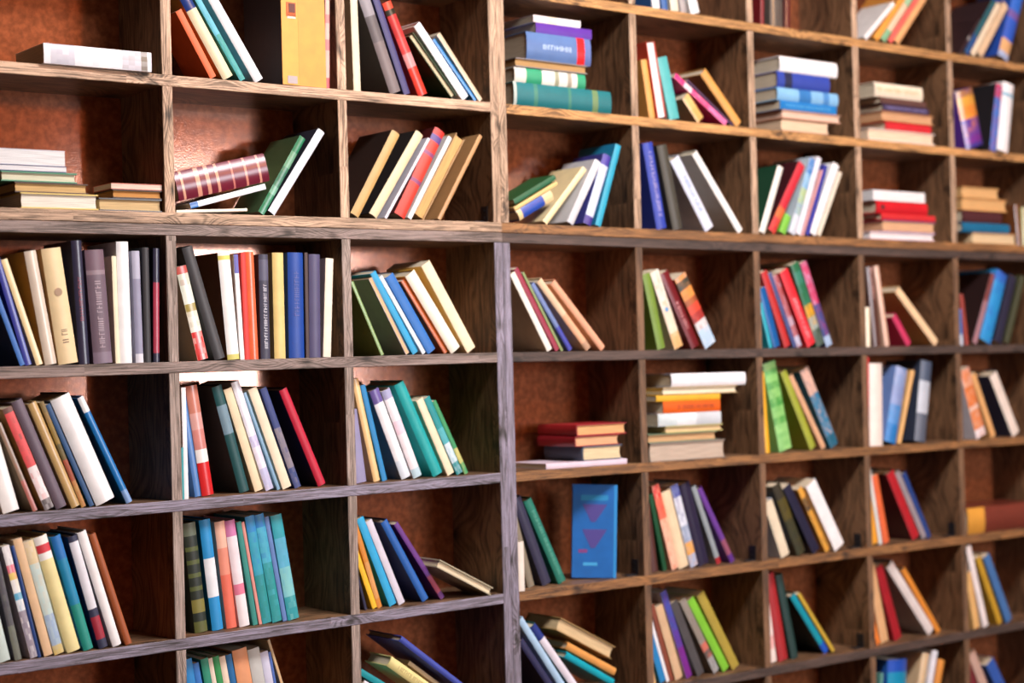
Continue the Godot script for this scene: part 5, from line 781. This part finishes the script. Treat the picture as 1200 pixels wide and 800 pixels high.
	book("beige slim paperback between orange patterned paperback and cream book", Vector3(1.7198, 1.2229, -0.0072), 0.44, Vector3(0.0212, 0.1961, 0.1314), "spine", [208, 158, 103], [210, 195, 169], [[0, [208, 158, 103]]], {"soft": true, "gloss": true})
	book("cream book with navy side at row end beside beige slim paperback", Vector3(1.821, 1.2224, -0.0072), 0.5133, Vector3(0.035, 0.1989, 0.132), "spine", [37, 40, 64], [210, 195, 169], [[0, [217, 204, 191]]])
	book("short white slip book by itself", Vector3(1.5846, 0.9627, -0.0072), -0.0107, Vector3(0.0045, 0.0999, 0.0828), "spine", [217, 212, 210], [210, 195, 169], [[0, [217, 212, 210]]])
	book("long brown book with tan label lying alone on its shelf", Vector3(1.6047, 1.034, -0.009), -1.576, Vector3(0.0713, 0.3172, 0.1291), "spine", [109, 50, 40], [210, 195, 169], [[0, [204, 145, 59]], [0.24, [110, 50, 40]]], {"gloss": true})
	book("tan small paperback at row end beside white curved slim paperback", Vector3(1.6164, 0.7015, -0.0072), 0.2018, Vector3(0.0256, 0.1585, 0.1041), "spine", [208, 164, 101], [210, 195, 169], [[0, [208, 164, 101]]], {"soft": true})
	book("white curved slim paperback between tan small paperback and mustard slim paperback", Vector3(1.6583, 0.7012, -0.0072), 0.2912, Vector3(0.0222, 0.2388, 0.1273), "spine", [219, 210, 208], [210, 195, 169], [[0, [219, 210, 208]]], {"soft": true})
	book("mustard slim paperback between white curved slim paperback and denim blue paperback", Vector3(1.724, 0.7009, -0.0072), 0.4405, Vector3(0.0214, 0.2126, 0.1285), "spine", [177, 140, 46], [210, 195, 169], [[0, [177, 140, 46]]], {"soft": true, "gloss": true})
	book("denim blue paperback at row end beside mustard slim paperback", Vector3(1.7631, 0.7007, -0.0072), 0.462, Vector3(0.0285, 0.2142, 0.1285), "spine", [59, 103, 155], [210, 195, 169], [[0, [59, 103, 155]]], {"soft": true})
	book("dark red slanting paperback at row end beside rosy grey slanting paperback", Vector3(1.6667, 0.4402, -0.0315), 0.4275, Vector3(0.0319, 0.1906, 0.1249), "spine", [110, 31, 40], [210, 195, 169], [[0, [110, 31, 40]]], {"soft": true})
	book("rosy grey slanting paperback between dark red slanting paperback and lapis blue slanting paperback", Vector3(1.717, 0.4399, -0.0315), 0.4863, Vector3(0.0314, 0.2107, 0.1293), "spine", [184, 152, 138], [210, 195, 169], [[0, [184, 152, 138]]], {"soft": true})
	book("lapis blue slanting paperback at row end beside rosy grey slanting paperback", Vector3(1.7917, 0.4396, -0.0315), 0.5681, Vector3(0.0373, 0.1757, 0.118), "spine", [44, 83, 162], [210, 195, 169], [[0, [44, 83, 162]]], {"soft": true})

# ---------------------------------------------------------------- bookcases
func drop(left: bool, x: float) -> float:      # the boards hang a few millimetres out of level
	return 0.9 * (0.0045 + 0.0058 * x / 0.9) if left else 0.9 * (0.004 - 0.0052 * x / 0.9)

func bookcase(label: String, left: bool, levels: Array, columns: Array, edge: Dictionary, low: float, brackets: Array) -> void:
	var o := Node3D.new()
	o.name = numbered("bookcase")
	add_child(o)
	o.position = Vector3(0, MID, 0)
	tag(o, label, "bookcase", "open bookcases joined into one wall")
	var x0: float = columns[0]
	var x1: float = columns[-1]
	# full-width end boards (first and last level), inner shelves between the side panels
	for i in levels.size():
		var y: float = levels[i]
		var outer := i == 0 or i == levels.size() - 1
		var a := x0 if outer else x0 + BOARD
		var b := x1 if outer else x1 - BOARD
		var s := put(timber(b - a, BOARD, DEEP, M[edge.get(i, edge[-1]) + str(rng.randi() % 4)]), "shelf_board", o)
		s.position = Vector3(a, y + drop(left, a), 0)
		s.rotation.z = atan((drop(left, b) - drop(left, a)) / (b - a))
	for i in levels.size() - 1:
		for k in columns.size():
			var x: float = columns[k]
			var side := k == 0 or k == columns.size() - 1
			if side and i > 0:
				continue
			if k == columns.size() - 1:
				x -= BOARD
			elif k > 0 and left:
				x -= BOARD
			var bottom: float = levels[i] + BOARD + drop(left, x)
			var top: float = (levels[levels.size() - 1] if side else levels[i + 1]) + drop(left, x)
			var key: String = edge.side if side else edge.post
			var d := put(timber(top - bottom, BOARD, DEEP, M[key + str(rng.randi() % 4)], true), "side_panel" if side else "divider", o)
			d.position = Vector3(x, bottom, 0)
	var back := put(box(Vector3(x1 - x0, levels[-1] - levels[0], 0.006)), "back_panel", o, M.panel)
	back.position = Vector3((x0 + x1) / 2, (levels[-1] + levels[0] + BOARD) / 2, -DEEP - 0.0031)
	for b in brackets:
		var k := put(bracket_mesh, "corner_bracket", o)
		k.position = Vector3(b[0] - 0.0006, b[1] + drop(left, b[0]) + 0.0006, -0.02)
	if low < levels[0] - 0.01:
		var plinth := put(timber(x1 - x0 - 0.02, levels[0] - low - 0.012, DEEP - 0.03, M[edge.side + "1"]), "plinth", o)
		plinth.position = Vector3(x0 + 0.01, low, -0.02)

func _ready() -> void:
	rng.seed = 20240611
	# ---- camera
	var cam := Camera3D.new()
	cam.name = "camera"
	add_child(cam)
	cam.transform = Transform3D(Basis(Vector3(0.787549, -0.026827, 0.615667), Vector3(0.013393, 0.999561, 0.026422), Vector3(-0.616106, -0.012563, 0.787563)), Vector3(-2.275130, 1.469237, 2.933620))
	cam.fov = 22.6199
	var lens := CameraAttributesPhysical.new()
	lens.frustum_focal_length = 60.0
	lens.frustum_focus_distance = 3.285
	lens.exposure_aperture = 2
	cam.attributes = lens
	cam.near = 0.05
	cam.current = true
	# ---- sky and exposure
	var env := Environment.new()
	env.background_mode = Environment.BG_SKY
	var sky := Sky.new()
	var air := ProceduralSkyMaterial.new()
	air.sky_top_color = Color(0.78, 0.86, 1.0)
	air.sky_horizon_color = Color(0.93, 0.95, 1.0)
	air.ground_horizon_color = Color(0.93, 0.95, 1.0)
	air.ground_bottom_color = Color(0.5, 0.5, 0.5)
	air.energy_multiplier = 2.0
	sky.sky_material = air
	env.sky = sky
	env.tonemap_mode = Environment.TONE_MAPPER_LINEAR
	env.tonemap_exposure = 0.96
	env.sdfgi_enabled = true
	env.ssao_enabled = true
	env.ssil_enabled = true
	var we := WorldEnvironment.new()
	we.environment = env
	add_child(we)
	# ---- daylight through the windows opposite the bookcases
	var panes := [[1.95, 1.85, 1.4, 1.3, 15.0]]
	for i in panes.size():
		var w: Array = panes[i]
		var l := AreaLight3D.new()
		l.name = "window_daylight" if i == 0 else "window_daylight_%03d" % i
		l.area_size = Vector2(w[2] - 0.1, w[3] - 0.1)
		l.light_color = Color(0.96, 0.97, 1.0)
		l.light_energy = w[4]
		l.area_range = 30.0
		l.area_attenuation = 2.0
		l.shadow_enabled = true
		add_child(l)
		l.position = Vector3(w[0], w[1], 4.5 - 0.03)
	# ---- ceiling panel lamp in front of the shelves; its glowing face is built in room()
	var lamp := AreaLight3D.new()
	lamp.name = "ceiling_panel_light"
	lamp.area_size = Vector2(1.2, 0.6)
	lamp.light_color = Color(1.0, 0.98, 0.98)
	lamp.light_energy = 13.0
	lamp.area_range = 30.0
	lamp.area_attenuation = 2.0
	lamp.shadow_enabled = true
	add_child(lamp)
	lamp.position = Vector3(0.05, 3.3 - 0.075, 1.55)
	lamp.rotation_degrees = Vector3(-90, 0, 0)
	# ---- warm pendant near the wall opposite; its globe is built in room()
	var bulb := OmniLight3D.new()
	bulb.name = "pendant_light"
	bulb.light_color = Color(1.0, 0.74, 0.48)
	bulb.light_energy = 3.0
	bulb.light_size = 0.08
	bulb.omni_range = 30.0
	bulb.omni_attenuation = 2.0
	bulb.shadow_enabled = true
	add_child(bulb)
	bulb.position = Vector3(1.4, 3.3 - 0.2, 3.1)
	materials()
	room(panes)
	# ---- bookcases
	bookcase("upper bookcase of pale pine ending beside the gold-edged bookcase", true, [0, 0.261, 0.522, 0.783], [-1.5837, -1.1716, -0.781, -0.3905, 0], {-1: "pine", 0: "mid", "post": "pine", "side": "mid"}, 99.0, [[-0.0216, 0.0216]])
	bookcase("upper bookcase with golden wood edges and a tall pile of teal and blue books", false, [0, 0.261, 0.522, 0.783], [0, 0.3905, 0.781, 1.1716, 1.5621, 1.9526, 2.3647], {-1: "gold", 0: "honey", "post": "mid", "side": "mid"}, 99.0, [])
	bookcase("lower bookcase of greyish weathered wood filled with tightly packed books", true, [-1.5876, -1.3266, -1.0656, -0.8046, -0.5436, -0.2826, -0.0222], [-1.5837, -1.1716, -0.781, -0.3905, 0], {-1: "lilac", 6: "grey", 5: "grey", "post": "ash", "side": "lilac"}, -1.75, [])
	bookcase("lower bookcase of dark and honey wood holding the face-out blue book", false, [-1.5876, -1.3266, -1.0656, -0.8046, -0.5436, -0.2826, -0.0222], [0, 0.3905, 0.781, 1.1716, 1.5621, 1.9526, 2.3647], {-1: "honey", 6: "dark", 5: "dark", 2: "dark", 3: "honey", "post": "brown", "side": "lilac"}, -1.75, [[0.3905, -0.783], [0.781, -0.783], [1.1716, -0.783], [1.1716, -1.044], [1.5621, -0.783]])
	# ---- books
	books_in_first_column()
	books_in_second_column()
	books_in_third_column()
	books_in_fourth_column()
	books_in_fifth_column()
	books_in_sixth_column()
	books_in_seventh_column()
	books_in_eighth_column()

func room(panes: Array) -> void:
	var plaster := std(Color("d8cfc4"), 0.9, noise_tex(0.02, 0.92, 1.0, false, 41))
	plaster.uv1_triplanar = true
	var brickish := std(Color("d8a888"), 0.9, noise_tex(0.02, 0.8, 1.0, false, 43))
	brickish.uv1_triplanar = true
	var dim := std(Color("6a5648"), 0.9)
	var boards := std(Color("5a4230"), 0.45, wood_image(51, 512, 256, 0.8))
	boards.uv1_triplanar = true
	var timbered := std(Color("b9855c"), 0.5, wood_image(61, 512, 256, 0.6))
	timbered.uv1_triplanar = true
	var zf := 4.5
	var top := 3.3
	struct(box(Vector3(10.2, 0.1, zf + 0.5)), "floor", boards, Vector3(0, -0.05, zf / 2 - 0.1))
	struct(box(Vector3(10.2, 0.1, zf + 0.5)), "ceiling", timbered, Vector3(0, top + 0.05, zf / 2 - 0.1))
	struct(box(Vector3(10.2, top, 0.1)), "wall_back", plaster, Vector3(0, top / 2, -DEEP - 0.06))
	struct(box(Vector3(0.1, top, zf + 0.3)), "wall_left", dim, Vector3(-5.05, top / 2, zf / 2 - 0.05))
	struct(box(Vector3(0.1, top, zf + 0.3)), "wall_right", dim, Vector3(5.05, top / 2, zf / 2 - 0.05))
	# the wall opposite, with its window openings
	var front := Node3D.new()
	front.name = "wall_front"
	front.set_meta("kind", "structure")
	add_child(front)
	var edges := [-5.1]
	for w in panes:
		edges.append(w[0] - w[2] / 2)
		edges.append(w[0] + w[2] / 2)
	edges.append(5.1)
	for i in range(0, edges.size(), 2):
		var a: float = edges[i]
		var b: float = edges[i + 1]
		var pier := put(box(Vector3(b - a, top, 0.2)), "wall_pier", front, brickish)
		pier.position = Vector3((a + b) / 2, top / 2, zf + 0.1)
	for i in panes.size():
		var w: Array = panes[i]
		var low: float = w[1] - w[3] / 2
		var high: float = w[1] + w[3] / 2
		var sill := put(box(Vector3(w[2], low, 0.2)), "wall_below_window", front, brickish)
		sill.position = Vector3(w[0], low / 2, zf + 0.1)
		var head := put(box(Vector3(w[2], top - high, 0.2)), "wall_above_window", front, brickish)
		head.position = Vector3(w[0], (top + high) / 2, zf + 0.1)
		var win := Node3D.new()
		win.name = "window_%d" % (i + 1)
		win.set_meta("kind", "structure")
		add_child(win)
		win.position = Vector3(w[0], low, zf + 0.06)
		var white := std(Color("e8e6e2"), 0.5)
		for x in [-w[2] / 2 + 0.03, 0.0, w[2] / 2 - 0.03]:
			put(box(Vector3(0.05, w[3], 0.05)), "window_frame", win, white).position = Vector3(x, w[3] / 2, 0)
		for y in [0.03, w[3] - 0.03]:
			put(box(Vector3(w[2] - 0.06, 0.05, 0.05)), "window_frame", win, white).position = Vector3(0, y, 0)
		var glass := std(Color(1, 1, 1, 0.06), 0.02)
		glass.transparency = BaseMaterial3D.TRANSPARENCY_ALPHA
		for x in [-w[2] / 4, w[2] / 4]:
			put(box(Vector3(w[2] / 2 - 0.06, w[3] - 0.08, 0.006)), "window_pane", win, glass).position = Vector3(x, w[3] / 2, 0)
	# ceiling panel lamp
	var lamp := Node3D.new()
	lamp.name = "ceiling_lamp"
	add_child(lamp)
	lamp.position = Vector3(0.05, top, 1.55)
	tag(lamp, "flat white panel lamp on the timber ceiling before the bookcases", "lamp")
	var shell := std(Color("dcdad6"), 0.5)
	put(box(Vector3(1.2 + 0.06, 0.05, 0.6 + 0.06)), "housing", lamp, shell).position = Vector3(0, -0.026, 0)
	var glow := std(Color.WHITE, 0.6)
	glow.emission_enabled = true
	glow.emission = Color(1.0, 0.98, 0.98)
	glow.emission_energy_multiplier = 1.5
	put(box(Vector3(1.2, 0.012, 0.6)), "diffuser", lamp, glow).position = Vector3(0, -0.058, 0)
	# warm pendant
	var hang := Node3D.new()
	hang.name = "pendant_lamp"
	add_child(hang)
	hang.position = Vector3(1.4, top, 3.1)
	tag(hang, "small warm globe lamp hanging close under the timber ceiling", "lamp")
	var rod := CylinderMesh.new()
	rod.top_radius = 0.012
	rod.bottom_radius = 0.012
	rod.height = 0.11
	put(rod, "stem", hang, shell).position = Vector3(0, -0.055, 0)
	var ball := SphereMesh.new()
	ball.radius = 0.09
	ball.height = 0.18
	var warm := std(Color.WHITE, 0.6)
	warm.emission_enabled = true
	warm.emission = Color(1.0, 0.74, 0.48)
	warm.emission_energy_multiplier = 2.0
	put(ball, "globe", hang, warm).position = Vector3(0, -0.2, 0)
